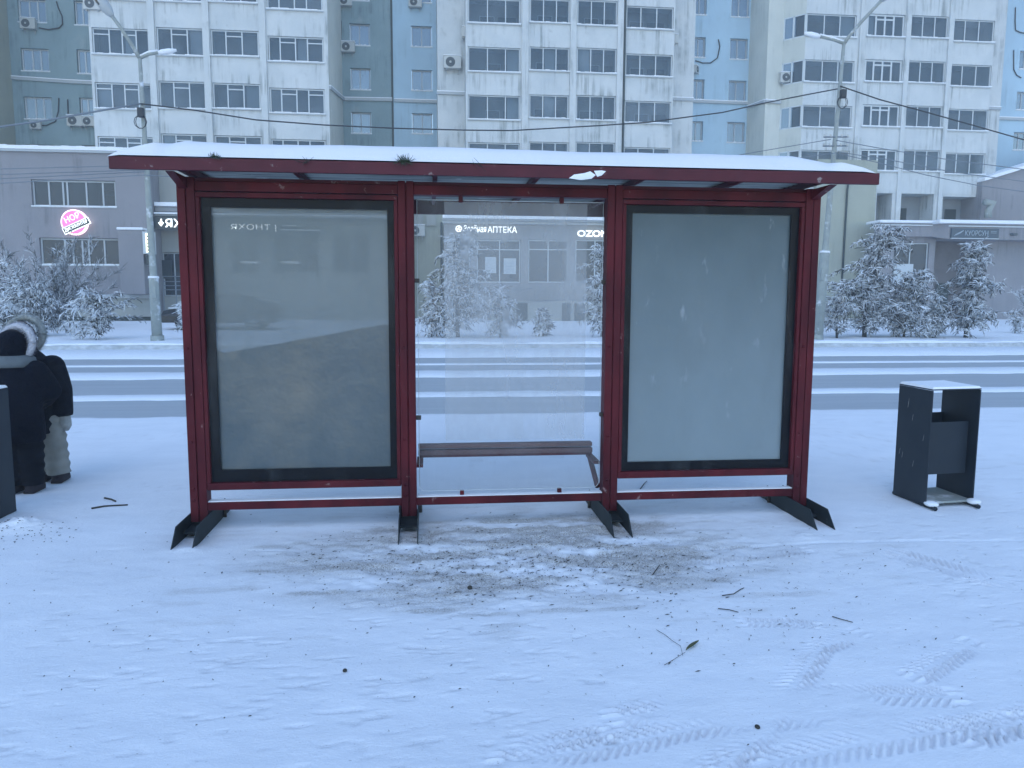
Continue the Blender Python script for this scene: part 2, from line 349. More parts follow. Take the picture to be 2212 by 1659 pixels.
dirt_shade = np.clip(1.5-dd, 0, 1)*1.7*np.clip((fbm(Xg*2.2, Yg*6, 6, 61)-.30)*2.6, 0, 1)+np.clip(1.4-dd2, 0, 1)*1.6*np.clip((fbm(Xg*4, Yg*9, 5, 66)-.36)*4, 0, 1)
dirt_shade += .5*np.clip((fbm(Xg*3, Yg*11, 5, 71)-.6)*7, 0, 1)*np.clip(2.3-dd, 0, 1)
dirt_shade += .10*np.clip(TRK, 0, 1)+.22*np.clip(sc1*7, 0, 1)  # compacted treads, with groove shade painted into the colour; scuffs darkened too
dirt_shade += .07*np.clip((fbm(Xg*.7, Yg*1.2, 3, 81)-.5)*4, 0, 1)
Hh = Hh-np.clip(1.5-dd, 0, 1)*.035*np.clip(fbm(Xg*12, Yg*16, 5, 91)-.38, 0, 1)*2
edge = (Yg > 10.2); Hh = np.where(Yg > 10.45, -.12, Hh); 
Yg2 = Yg+np.where(edge, (fbm(Xg*1.3, Yg*0, 3, 101)-.5)*.22, 0)
m, t, p = newmat('trodden_snow')
at = node(t, 'ShaderNodeAttribute'); at.attribute_name = 'dirt'  # holds dirt plus the painted shade of the tread grooves
c = mix(t, ramp(t, noise(t, 2.2, (1, 1.8, 1)), .35, .7), (.80, .83, .87), (.74, .775, .82))
gr = ramp(t, noise(t, 120, (1, 1.3, 1), 3), .45, .62)
c = mix(t, mix(t, 1., at.outputs['Fac'], mix(t, .6, (1, 1, 1), gr), 'MULTIPLY'), c, (.24, .215, .18))
sp = ramp(t, noise(t, 55, (1, 1.6, 1), 2), .70, .735); c = mix(t, mix(t, 1., sp, (.5, .5, .5), 'MULTIPLY'), c, (.22, .22, .21))
t.links.new(c, p.inputs['Base Color']); p.inputs['Roughness'].default_value = .7; p.inputs['Specular IOR Level'].default_value = .25
bump(t, p, noise(t, 45, (1, 1.5, 1), 8, .75), .55, .010)
MT['ground'] = m
gnd = grid_mesh('snowy_ground', XS, YS, Hh, m, np.clip(dirt_shade, 0, 1))
cc = np.empty(len(gnd.data.vertices)*3); gnd.data.vertices.foreach_get('co', cc); cc = cc.reshape(-1, 3); cc[:, 1] = Yg2.ravel(); gnd.data.vertices.foreach_set('co', cc.ravel()); gnd.data.update()
tag(gnd, kind='structure')
def ghs(x, y):
    i = int(np.clip(np.searchsorted(XS, x), 0, len(XS)-1)); j = int(np.clip(np.searchsorted(YS, y), 0, len(YS)-1)); return float(Hh[j, i])
# road
o = MB().add([(-60, 9.5, -.05), (92, 9.5, -.05), (92, 24.3, -.05), (-60, 24.3, -.05)], [(0, 1, 2, 3)]).build('road', MT['road']); tag(o, kind='structure')
def strip(y0, y1, z, seed, amp):
    xs = np.concatenate([np.arange(-60, -12, .8), np.arange(-12, 25, .12), np.arange(25, 95, .8)]); r = MB(); n = len(xs)
    a = y0+(fbm(xs*1.2, xs*0, 4, seed)-.5)*amp; b = y1+(fbm(xs*1.2, xs*0+5, 4, seed+3)-.5)*amp
    vs = [(x, q, z-.02) for x, q in zip(xs, a)]+[(x, q+.04, z+.012) for x, q in zip(xs, a)]+[(x, q-.04, z+.012) for x, q in zip(xs, b)]+[(x, q, z-.02) for x, q in zip(xs, b)]
    fs = [(k*n+i, k*n+i+1, (k+1)*n+i+1, (k+1)*n+i) for k in range(3) for i in range(n-1)]
    return tag(r.add(vs, fs, 0, True).build('road_snow', MT['snow']), kind='structure')
strip(20.65, 24.28, -.04, 3, .3); strip(18.42, 18.78, -.04, 5, .12); strip(15.6, 16.92, -.04, 7, .25); strip(12.5, 13.12, -.04, 9, .22)
# far pavement with kerb
xs = np.concatenate([np.arange(-60, -14, 1.), np.arange(-14, 26, .15), np.arange(26, 95, 1.)])
ys = np.array([24.13, 24.14, 24.2, 24.27, 24.35, 24.6, 25, 25.5, 26, 27, 28, 29, 30, 32, 34, 36, 38, 42, 50, 60])
Xa, Ya = np.meshgrid(xs, ys)
Ha = .13+np.clip((Ya-29)/10, 0, 1)*.22+(fbm(Xa*.8, Ya*.8, 4, 111)-.5)*.10
lip = (fbm(Xa*1.6, Ya*0, 4, 121)-.5)
Ha = Ha+np.where(Ya < 24.4, .03+lip*.05, 0); Ha = np.where(Ya < 24.15, .10+lip*.16, Ha); Ha = np.where(Ya < 24.135, -.08, Ha)
far = grid_mesh('snowy_pavement', xs, ys, Ha, MT['snow']); tag(far, kind='structure')
nk = len(xs); rows = [(24.0, -.07), (24.03, -.02), (24.09, .04), (24.11, .09), (24.15, .10), (24.3, .0)]; kv = []
for ri, (yy, zz) in enumerate(rows):
    nn = (fbm(xs*2.2, xs*0+ri*1.3, 4, 131+ri)-.5); kv += [(x_, yy+n_*.05, zz+n_*.06*(ri > 0)) for x_, n_ in zip(xs, nn)]
k = MB().add(kv, [(r_*nk+i, r_*nk+i+1, (r_+1)*nk+i+1, (r_+1)*nk+i) for r_ in range(len(rows)-1) for i in range(nk-1)], 0, True).build('kerb', MT['kerb']); tag(k, kind='structure')
def farz(y): return .13+min(max((y-29)/10, 0), 1)*.22
# ------------------------------------------------------------------ facades
def facade(mb, x0, x1, z0, z1, Y, ops, depth=.18, m=0):
    """front wall quads with real openings and reveals; ops: (x0,x1,z0,z1)"""
    ex = sorted({x0, x1, *[q for o in ops for q in o[:2]]}); ez = sorted({z0, z1, *[q for o in ops for q in o[2:4]]})
    ex = [q for q in ex if x0 <= q <= x1]; ez = [q for q in ez if z0 <= q <= z1]
    for a, b in zip(ex[:-1], ex[1:]):
        for c, d in zip(ez[:-1], ez[1:]):
            mx, mz = (a+b)/2, (c+d)/2
            if any(o[0] < mx < o[1] and o[2] < mz < o[3] for o in ops): continue
            mb.add([(a, Y, c), (b, Y, c), (b, Y, d), (a, Y, d)], [(0, 1, 2, 3)], m)
    for o in ops:
        a, b, c, d = o[:4]; Yb = Y+depth
        mb.add([(a, Y, c), (b, Y, c), (b, Y, d), (a, Y, d), (a, Yb, c), (b, Yb, c), (b, Yb, d), (a, Yb, d)],
               [(0, 4, 5, 1), (1, 5, 6, 2), (2, 6, 7, 3), (3, 7, 4, 0)], m)
def win_mesh(w, h, splits, transoms=(), thick=.05, dep=.07, tr=.22):
    fb = MB(); e = .012
    fb.box(0, w, 0, dep, 0, thick).box(0, w, 0, dep, h-thick, h).box(0, thick, 0, dep, thick, h-thick).box(w-thick, w, 0, dep, thick, h-thick)
    sp = [0]+[s*w for s in splits]+[w]
    for s_ in sp[1:-1]: fb.box(s_-thick*.55, s_+thick*.55, .005, dep-.005, thick, h-thick)
    for i in transoms: fb.box(sp[i]+thick*.55, sp[i+1]-thick*.55, .01, dep-.01, h*(1-tr)-thick*.5, h*(1-tr)+thick*.5)
    gb = MB().add([(thick, dep*.6, thick), (w-thick, dep*.6, thick), (w-thick, dep*.6, h-thick), (thick, dep*.6, h-thick)], [(0, 1, 2, 3)])
    return fb, gb
def add_window(parent, x0, x1, z0, z1, Y, splits, transoms=(), pm='pane', fm='frame', thick=.05, sill=True, curtain=0, rep=None):
    """rep: list of extra z offsets that get copies"""
    w, h = x1-x0, z1-z0; fb, gb = win_mesh(w, h, splits, transoms, thick)
    f = fb.build('window', MT[fm], parent, loc=(x0, Y, z0)); g = gb.build('pane', MT[pm], f)
    if sill:
        s = MB().box(-.05, w+.05, -.16, .03, -.05, -.004); n = 10; r = random.Random(int(x0*97))
        for i in range(n): s.box(-.05+i*(w+.1)/n, -.05+(i+1)*(w+.1)/n, -.17, .03, -.003, .02+.03*r.random(), 1)
        s.build('sill', [MT['frame'], MT['snow']], f)
    wins = [f]
    for dz in (rep or []):
        c = copy_tree(f, parent); c.location.z += dz; wins.append(c)
    return wins
def curtain(f, x0, x1, h, mat='inner'):
    MB().box(x0, x1, .16, .18, .05, h-.05).build('curtain', MT['paper'], f)
def bld(name, label): return empty(name, (0, 0, 0), label, 'building')
# ---- left apartment building
YA, YA2 = 42.2, 49.
BA = bld('apartment_building', 'stained white and grey apartment block at the left, with four columns of glazed balconies')
wall_w, wall_g, wall_s = MB(), MB(), MB()
x0, x1 = WX(195, 120, YA), WX(709, 120, YA)
zt = lambda u, v, Y: WZ(u, v, Y)
cols = [(199, 322, 61, 119, 236, [.29, .52, .77], [0, 2]), (338, 440, 60, 121, 235.5, [.31, .65], [1]),
        (455, 559, 65, 122, 236, [.31, .65], [1]), (579, 699, 79, 135, 246, [.21, .49, .71], [1, 3])]
ops = []; rnd = random.Random(3)
S = 2.58
wins = []
for (u0, u1, vt, vb, vb2, sp, tr) in cols:
    a, b = WX(u0, (vt+vb)/2, YA), WX(u1, (vt+vb)/2, YA); um = (u0+u1)/2
    z1_, z0_ = WZ(um, vt, YA), WZ(um, vb, YA); s_ = z0_-WZ(um, vb2, YA)
    for k_ in (-2, -1, 0, 1, 2, 3): ops.append((a, b, z0_-k_*s_, z1_-k_*s_))
    ws = add_window(BA, a+.02, b-.02, z0_+.02, z1_-.02, YA+.06, sp, tr, 'logpane', 'frame', .055, rep=[-k_*s_ for k_ in (-2, -1, 1, 2, 3)])
    wins += [(w_, b-a) for w_ in ws]
    for w_ in ws:
        w_h = z1_-z0_
        if rnd.random() < .5:
            k_ = rnd.choice([0, 1, 2]); q = [0]+sp+[1]; curtain(w_, q[k_]*(b-a)+.08, q[k_+1]*(b-a)-.06, w_h)
facade(wall_w, x0, x1, .2, 27, YA, ops, .9)
MB().add([(x0, YA+.91, .2), (x1, YA+.91, .2), (x1, YA+.91, 27), (x0, YA+.91, 27)], [(0, 1, 2, 3)]).build('loggia_back', MT['inner'], BA)
# piers slightly proud, side walls
for u in (330, 447.5, 569): 
    xc = WX(u, 120, YA); wall_w.box(xc-.16, xc+.16, YA-.12, YA-.003, .2, 27)
wall_s.add([(x1, YA, .2), (x1, YA2, .2), (x1, YA2, 27), (x1, YA, 27)], [(0, 1, 2, 3)])
wall_s.add([(x0, YA, .2), (x0, YA2, .2), (x0, YA2, 27), (x0, YA, 27)], [(0, 3, 2, 1)])
xj = WX(847, 150, YA2)
wo_ = []
for (u0, u1, vt, vb, vb2) in [(755, 799, 51, 99, 195)]:
    a, b = WX(u0, 75, YA2), WX(u1, 75, YA2); z1_, z0_ = WZ(777, vt, YA2), WZ(777, vb, YA2); s_ = 2.57
    for k_ in (-2, -1, 0, 1, 2, 3): wo_.append((a, b, z0_-k_*s_, z1_-k_*s_))
    add_window(BA, a+.02, b-.02, z0_+.02, z1_-.02, YA2+.14, [.48], (), 'pane', 'greyframe', .06, rep=[-k_*s_ for k_ in (-2, -1, 1, 2, 3)])
facade(wall_g, x1, xj, .2, 27, YA2, wo_, .25)
# left recess
YL = 47.5; wo_ = []; xl0 = WX(-900, 120, YL); xl1 = WX(240, 120, YL)
for (us, ue, vt, vb, s_) in [(45, 106, 104, 154, 2.62), (166, 203, 107, 160, 2.62)]:
    a, b = WX(us, 130, YL), WX(ue, 130, YL); z1_, z0_ = WZ(us+20, vt, YL), WZ(us+20, vb, YL)
    for k_ in (-2, -1, 0, 1, 2): wo_.append((a, b, z0_-k_*s_, z1_-k_*s_))
    add_window(BA, a+.02, b-.02, z0_+.02, z1_-.02, YL+.14, [.38, .68] if us < 100 else [.45], (), 'pane', 'frame', .06, rep=[-k_*s_ for k_ in (-2, -1, 1, 2)])
wall_l = MB(); facade(wall_l, xl0, xl1, .2, 27, YL, wo_, .25); wall_l.build('recessed_wall', MT['grey_wall'], BA)
wall_w.build('balcony_wall', MT['white_wall'], BA); wall_g.build('recessed_wall', MT['grey_wall'], BA)
wall_s.build('side_wall', MT['cream_wall'], BA)
# left cut-off side wall of a further bay
xs_ = WX(22, 120, YL); MB().add([(xs_, YL, .2), (xs_-.02, YL-6, .2), (xs_-.02, YL-6, 27), (xs_, YL, 27)], [(0, 1, 2, 3)]).build('side_wall', MT['beige_wall'], BA)
# band ledges with snow
def ledge(parent, pts, prot=.10, h=.16):
    mb = MB()
    for (p, q) in zip(pts[:-1], pts[1:]):
        p, q = Vector(p), Vector(q); d = (q-p).normalized(); nrm = Vector((d.y, -d.x, 0)).normalized()
        if nrm.y > 0: nrm = -nrm
        w = nrm*prot; e = -nrm*.01
        vs = [p+e, q+e, q+w, p+w]; up = Vector((0, 0, h)); sn = Vector((0, 0, h+.05))
        mb.add(vs+[v_+up for v_ in vs], [(0, 1, 2, 3), (3, 2, 6, 7), (1, 5, 6, 2), (0, 3, 7, 4)], 0)
        mb.add([v_+up*1.01 for v_ in vs]+[v_+sn for v_ in vs], [(4, 7, 6, 5), (3, 2, 6, 7), (1, 5, 6, 2), (0, 3, 7, 4)], 1)
    return mb.build('ledge', [MT['greyframe'], MT['snow']], parent)
zl = WZ(640, 186, YA2); 
ledge(BA, [(x1, YA+.1, WZ(712, 187, YA)-.1), (x1+.02, YA2, WZ(765, 218, YA2)), (xj-.02, YA2, WZ(845, 219, YA2))])
ledge(BA, [(WX(25, 165, YL), YL, WZ(30, 172, YL)), (WX(143, 180, YL), YL, WZ(140, 180, YL)), (x0, YL, WZ(200, 184, YL))])
# ---- middle apartment building
BB = bld('apartment_building', 'tall white apartment block in the middle, streaked balconies between two pale blue recesses')
YB, YBf, YBr = 44.1, 45.5, 48.5
wb_, wbl, wbc = MB(), MB(), MB()
xb0 = WX(945, 150, YBf); ops = []
a, b = WX(888, 80, YA2), WX(933, 80, YA2); z1_, z0_ = WZ(910, 56, YA2), WZ(910, 102, YA2)
for k_ in (-2, -1, 0, 1, 2, 3): ops.append((a, b, z0_-k_*2.56, z1_-k_*2.56))
add_window(BB, a+.02, b-.02, z0_+.02, z1_-.02, YA2+.14, [.5], (), 'pane', 'greyframe', .06, rep=[-k_*2.56 for k_ in (-2, -1, 1, 2, 3)])
facade(wbl, xj+.06, xb0+1.2, .2, 27, YA2, ops, .25)
MB().box(xj-.06, xj+.06, YA2-.05, YA2+.3, .2, 27).build('expansion_joint', MT['pipe'], BB)
xe0 = WX(1006, 130, YB); xe1 = WX(1456, 130, YB); xbe = WX(1500, 130, YBf)
facade(wb_, xb0, xbe, .2, 27, YBf+.0, [], .1)
wb_.add([(xb0, YBf, .2), (xb0, YA2+.2, .2), (xb0, YA2+.2, 27), (xb0, YBf, 27)], [(0, 3, 2, 1)])
cols = [(1011, 1124, 102, 156.5, [.37, .72], 206), (1144, 1230, 102, 154, [.34, .67], 204), (1246, 1332, 104, 159, [.35, .68], 208), (1351, 1453, 117, 166, [.31, .65], 219)]
ops = []
inw = MB()
for ci, (u0, u1, vt, vb, sp, _) in enumerate(cols):
    um = (u0+u1)/2; a, b = WX(u0, 130, YB), WX(u1, 130, YB); z1_, z0_ = WZ(um, vt, YB), WZ(um, vb, YB); s_ = 2.56
    for k_ in (-2, -1, 0, 1, 2, 3): ops.append((a, b, z0_-k_*s_, z1_-k_*s_))
    ws = add_window(BB, a+.02, b-.02, z0_+.02, z1_-.02, YB+.06, sp, (), 'logpane', 'frame', .05, rep=[-k_*s_ for k_ in (-2, -1, 1, 2, 3)])
    for k_ in range(-1, 4):
        zz = z0_-k_*s_; xw = a+(b-a)*rnd.uniform(.15, .4)
        inw.box(xw, xw+.75, YB+1.15, YB+1.19, zz-.3, zz+.75, 1); inw.box(xw+1.0, xw+2.0, YB+1.15, YB+1.19, zz-.1, zz+.75, 1)
        inw.box(xw-.05, xw+.8, YB+1.17, YB+1.195, zz-.3, zz+.8, 2)
    for w_ in ws:
        if rnd.random() < .4:
            k_ = rnd.choice([0, 1, 2]); q = [0]+sp+[1]; curtain(w_, q[k_]*(b-a)+.08, q[k_+1]*(b-a)-.06, z1_-z0_)
facade(wb_, xe0, xe1, .2, 27, YB, ops, 1.0)
inw.add([(xe0, YB+1.2, .2), (xe1, YB+1.2, .2), (xe1, YB+1.2, 27), (xe0, YB+1.2, 27)], [(0, 1, 2, 3)], 0)
inw.build('loggia_back', [MT['inner'], MT['dark'], MT['frame']], BB)
wb_.add([(xe0, YB, .2), (xe0, YBf+.01, .2), (xe0, YBf+.01, 27), (xe0, YB, 27)], [(0, 3, 2, 1)])
wb_.add([(xe1, YB, .2), (xe1, YBf+.01, .2), (xe1, YBf+.01, 27), (xe1, YB, 27)], [(0, 1, 2, 3)])
for u in (1134, 1238):
    xc = WX(u, 130, YB); wb_.box(xc-.17, xc+.17, YB-.10, YB-.003, .2, 27)
xc = WX(1340, 130, YB); wb_.box(xc-.2, xc+.13, YB-.10, YB-.003, .2, 27)
xc = WX(1348.5, 130, YB); MB().box(xc-.045, xc+.045, YB-.12, YB-.004, .2, 27).build('expansion_joint', MT['pipe'], BB)
wb_.build('balcony_wall', MT['white_wall'], BB)
ledge(BB, [(xb0-.05, YBf, WZ(975, 205, YBf)), (xe0, YBf, WZ(975, 205, YBf))]); ledge(BB, [(xe1, YBf, WZ(1475, 218, YBf)), (xbe, YBf, WZ(1475, 218, YBf))])
ledge(BB, [(xj+.1, YA2, WZ(900, 222, YA2)), (xb0, YA2, WZ(900, 222, YA2))])
# right blue recess
xr0 = xbe-.5; xr1 = WX(1617, 150, YBr)
ops = []
for (us, ue, vt, vb, s_) in [(1497, 1524, 80, 125, 2.54), (1577, 1615.5, 83, 129, 2.54)]:
    a, b = WX(us, 105, YBr), WX(ue, 105, YBr); b = min(b, xr1-.1); z1_, z0_ = WZ(us+18, vt, YBr), WZ(us+18, vb, YBr)
    for k_ in (-2, -1, 0, 1, 2, 3): ops.append((a, b, z0_-k_*s_, z1_-k_*s_))
    add_window(BB, a+.02, b-.02, z0_+.02, z1_-.02, YBr+.14, [.45], (), 'pane', 'greyframe', .06, rep=[-k_*s_ for k_ in (-2, -1, 1, 2, 3)])
wbl.build('recessed_wall', MT['blue_wall'], BB); wbl = MB(); facade(wbl, xr0-1, xr1+.02, .2, 27, YBr, ops, .25); wbl.build('recessed_wall', MT['blue_wall'], BB)
ledge(BB, [(xr0, YBr, WZ(1560, 224, YBr)), (xr1, YBr, WZ(1605, 226, YBr))])
# ---- right apartment building
BC = bld('apartment_building', 'pale cream and white apartment block at the right, behind the leaning street lamp')
YC, YCf = 45., 46.
wc, wcc, wcb = MB(), MB(), MB()
xc0 = WX(1656, 150, YCf); xc1 = WX(1738, 120, YC); xc2 = WX(2145, 120, YC); xc3 = WX(2169, 120, YCf)
wcc.add([(xr1, YBr, .2), (xc0, YCf, .2), (xc0, YCf, 27), (xr1, YBr, 27)], [(0, 1, 2, 3)])
facade(wcc, xc0, xc1-.9, .2, 27, YCf, [], .1)
cols = [(1738, 1845, 130, 179, [.36, .68]), (1868, 1949, 129, 178, [.24, .48, .72]), (1962, 2042, 132, 180, [.33, .66]), (2053, 2142, 140, 188, [.3, .64])]
ops = []; inw = MB()
for ci, (u0, u1, vt, vb, sp) in enumerate(cols):
    um = (u0+u1)/2; a, b = WX(u0, 155, YC), WX(u1, 155, YC); z1_, z0_ = WZ(um, vt, YC), WZ(um, vb, YC); s_ = 2.59
    for k_ in (-2, -1, 0, 1, 2): ops.append((a, b, z0_-k_*s_, z1_-k_*s_))
    ws = add_window(BC, a+.02, b-.02, z0_+.02, z1_-.02, YC+.06, sp, (1, 2) if ci == 1 else (), 'logpane', 'frame', .09 if ci == 1 else .05, rep=[-k_*s_ for k_ in (-2, -1, 1, 2)])
    for w_ in ws:
        if rnd.random() < (.8 if ci == 1 else .3):
            k_ = rnd.choice([0, 1, 2]); q = [0]+sp+[1]; curtain(w_, q[k_]*(b-a)+.08, q[k_+1]*(b-a)-.06, z1_-z0_)
# open ground loggias below
zg1 = WZ(1990, 419, YC); zg0 = WZ(1990, 478, YC)-.2
for (u0, u1) in ((1893, 1926), (1939, 2016), (2029, 2119)): ops.append((WX(u0, 445, YC), WX(u1, 445, YC), zg0, zg1-(.12 if u0 > 2000 else 0)))
facade(wc, xc1, xc2, .2, 27, YC, ops, 1.3)
inw.add([(xc1, YC+1.3, .2), (xc2, YC+1.3, .2), (xc2, YC+1.3, 27), (xc1, YC+1.3, 27)], [(0, 1, 2, 3)])
for (u0, u1, v0, v1) in ((1945, 1957, 450, 477), (2040, 2064, 452, 477)):
    inw.box(WX(u0, 460, YC+1.3), WX(u1, 460, YC+1.3), YC+1.25, YC+1.29, WZ(u0, v1, YC+1.3), WZ(u0, v0, YC+1.3), 1)
inw.build('loggia_back', [MT['inner'], MT['dark']], BC)
# angled side returns of the first bay
for k_ in range(-2, 3):
    z0_, z1_ = WZ(1791, 179, YC)-k_*2.59, WZ(1791, 130, YC)-k_*2.59; xa = xc1-.9
    d = Vector((xc1-xa, YC-YCf, 0)); wcc.add([(xa, YCf, z1_), (xc1, YC, z1_), (xc1, YC, z0_+2.59), (xa, YCf, z0_+2.59)], [(0, 1, 2, 3)])
    fr = MB(); L = d.length; 
    def q(t_, z): return (xa+d.x*t_, YCf+d.y*t_, z)
    for t0, t1 in ((0, .07), (.42, .5), (.93, 1)): fr.add([q(t0, z0_), q(t1, z0_), q(t1, z1_), q(t0, z1_)], [(0, 1, 2, 3)])
    fr.add([q(0, z0_), q(1, z0_), q(1, z0_+.07), q(0, z0_+.07)], [(0, 1, 2, 3)]); fr.add([q(0, z1_-.07), q(1, z1_-.07), q(1, z1_), q(0, z1_)], [(0, 1, 2, 3)])
    fo = fr.build('window', MT['frame'], BC)
    MB().add([(p_[0]+.02, p_[1]+.04, p_[2]) for p_ in (q(0, z0_), q(1, z0_), q(1, z1_), q(0, z1_))], [(0, 1, 2, 3)]).build('pane', MT['pane'], fo)
z0_ = WZ(1791, 179, YC)-2*2.59; wcc.add([(xc1-.9, YCf, .2), (xc1, YC, .2), (xc1, YC, z0_), (xc1-.9, YCf, z0_)], [(0, 1, 2, 3)])
for u in (1857, 1956, 2048):
    xq = WX(u, 155, YC); wc.box(xq-.15, xq+.15, YC-.10, YC-.003, .2, 27)
facade(wc, xc2, xc3, .2, 27, YCf, [], .1)
wc.build('balcony_wall', MT['white_wall'], BC); wcc.build('plain_wall', MT['cream_wall'], BC)
wo_ = []; xbr = WX(2170, 150, YBr)
for k_ in (-1, 0, 1, 2):
    a, b = WX(2196, 215, YBr), WX(2240, 215, YBr); z1_, z0_ = WZ(2205, 198, YBr)-k_*2.58, WZ(2205, 238, YBr)-k_*2.58; wo_.append((a, b, z0_, z1_))
add_window(BC, a+.02, b-.02, wo_[1][2]+.02, wo_[1][3]-.02, YBr+.14, [.3, .6], (), 'pane', 'greyframe', .06, rep=[2.58, -2.58, -5.16])
facade(wcb, xc3-.6, xbr+24, .2, 27, YBr, wo_, .25); wcb.build('recessed_wall', MT['blue_wall'], BC)
ledge(BC, [(xr1+.05, YBr-.05, WZ(1625, 236, YBr)), (xc0, YCf, WZ(1660, 222, YCf)), (xc1-.9, YCf, WZ(1715, 226, YCf))])
ledge(BC, [(xc2, YCf, WZ(2150, 237, YCf)), (xc3, YCf, WZ(2160, 238, YCf))]); ledge(BC, [(xc3, YBr, WZ(2190, 260, YBr)), (xbr+20, YBr, WZ(2190, 260, YBr))])
# dark downpipe on the beige wall + beige ground wall part
xq = WX(1822, 500, 44.7)
MB().box(WX(1760, 480, 44.6), WX(1889, 480, 44.6), 44.6, 44.9, .2, WZ(1830, 345, 44.6)).build('plain_wall', MT['beige_wall'], BC)
MB().tube([(xq+.1, 44.5, WZ(1822, 380, 44.5)), (xq, 44.5, WZ(1822, 410, 44.5)), (xq-.05, 44.5, .6)], .06).build('downpipe', MT['pipe'], BC)
MB().box(WX(1889, 400, YC), WX(2125, 400, YC), YC-.02, YC-.004, zg1+.02, WZ(1990, 380, YC)).build('fascia_band', MT['white_wall'], BC)
# ------------------------------------------------------------------ annexes
YN = 39.5
AN = bld('shop_annex', 'low pinkish grey shop annex on the left with snow along its flat roof')
zr = WZ(110, 324, YN); xa0, xa1 = WX(-700, 500, YN), WX(322, 450, YN)
mb = MB(); ops = []
for (u0, u1, vt, vb, sp) in ((68, 250, 389, 447, [.19, .36, .41, .64, .84]), (86, 259, 514, 573, [.30, .40, .52, .60, .80])):
    a, b = WX(u0, (vt+vb)/2, YN), WX(u1, (vt+vb)/2, YN); z1_, z0_ = WZ(160, vt, YN), WZ(160, vb, YN); ops.append((a, b, z0_, z1_))
    add_window(AN, a+.02, b-.02, z0_+.02, z1_-.02, YN+.12, sp, (), 'darkpane', 'greyframe', .07)
facade(mb, xa0, xa1, WZ(160, 643, YN), zr, YN, ops, .22); mb.add([(xa1, YN, .3), (xa1, YN+4, .3), (xa1, YN+4, zr), (xa1, YN, zr)], [(0, 1, 2, 3)])
mb.build('wall', MT['pink_wall'], AN)
zs, zp = WZ(160, 643, YN), WZ(160, 684, YN)
MB().box(xa0, xa1-.01, YN+.02, YN+.3, zp, zs-.003).build('siding', MT['siding'], AN)
MB().box(xa0, xa1-.01, YN+.06, YN+.3, .1, zp-.003).build('plinth', MT['dark'], AN)
MB().box(xa0, xa1-.01, YN-.10, YN-.004, zs-.02, zs+.16).build('ledge', MT['greyframe'], AN)
r_ = MB(); n_ = 60
for i in range(n_):
    q0, q1 = xa0+(xa1-xa0)*i/n_, xa0+(xa1-xa0)*(i+1)/n_; r_.box(q0, q1, YN-.15, YN+6, zr+.005, zr+.16+.04*rnd.random(), 0)
r_.build('snow_cover', MT['snow'], AN); MB().box(xa0, xa1, YN-.12, YN+6, zr-.1, zr).build('roof', MT['greyframe'], AN)
# pier with snow on top (air duct housing)
pa, pb = WX(257, 570, YN-.9), WX(311, 570, YN-.9); pz = WZ(285, 497, YN-.9)
MB().box(pa, pb, YN-.9, YN-.01, zs+.17, pz).build('pier', MT['pink_wall'], AN, bevel=.03)
MB().box(pa-.03, pb+.03, YN-.95, YN-.01, pz+.003, pz+.13).build('snow_cap', MT['snow'], AN, bevel=.05)
# entrance section right of the annex and shop behind the left panel
YE = 41.
EN = bld('shop_entrance', 'grey recessed shop front between the pink annex and the shelter, with stacked snowy canopies')
xe_0, xe_1 = xa1+.02, WX(880, 500, YE)
mb = MB(); ops = []
for (u0, u1, vt, vb) in ((349, 400, 545, 640), (500, 560, 520, 590), (590, 690, 505, 590), (720, 800, 505, 590)):
    ops.append((WX(u0, 560, YE), WX(u1, 560, YE), WZ(u0, vb, YE), WZ(u0, vt, YE)))
facade(mb, xe_0, xe_1, .2, WZ(400, 360, YE), YE, ops, .3); mb.build('wall', MT['siding'], EN)
for i, (a, b, c, d) in enumerate(ops):
    add_window(EN, a+.02, b-.02, c+.02, d-.02, YE+.15, [.5], (), 'darkpane', 'greyframe', .05, sill=False)
    if i in (1, 2): MB().box(a+.4, a+1.3, YE+.10, YE+.14, c+.5, c+.62).build('lit_shelf', MT['faintw'], EN)
for (v0, v1, pr, mt) in ((437, 446, .9, 'snow'), (447, 458, .8, 'shop_wall'), (459, 463, 1.0, 'snow'), (464, 467, .9, 'greyframe')):
    MB().box(xe_0, xe_1, YE-pr, YE-.01, WZ(400, v1, YE-pr), WZ(400, v0, YE-pr)).build('canopy', MT[mt], EN, bevel=.03)
MB().box(WX(349, 600, YE), WX(372, 600, YE), YE-.06, YE-.01, WZ(360, 602, YE), WZ(360, 562, YE)).build('poster_board', MT['signdark'], EN)
rl = MB(); ra, rb = WX(352, 600, YE-1.2), WX(404, 600, YE-1.2)
for v_ in (597, 608, 617, 626): rl.tube([(ra, YE-1.2, WZ(370, v_, YE-1.2)), (rb+2, YE-1.2, WZ(370, v_, YE-1.2))], .022, 6)
for i in range(5): rl.tube([(ra+i*.6, YE-1.2, .3), (ra+i*.6, YE-1.2, WZ(370, 597, YE-1.2))], .025, 6)
rl = rl.build('porch_railing', MT['frostcable']); tag(rl, 'thin steel porch railing in front of the dark shop door at left', 'railing')
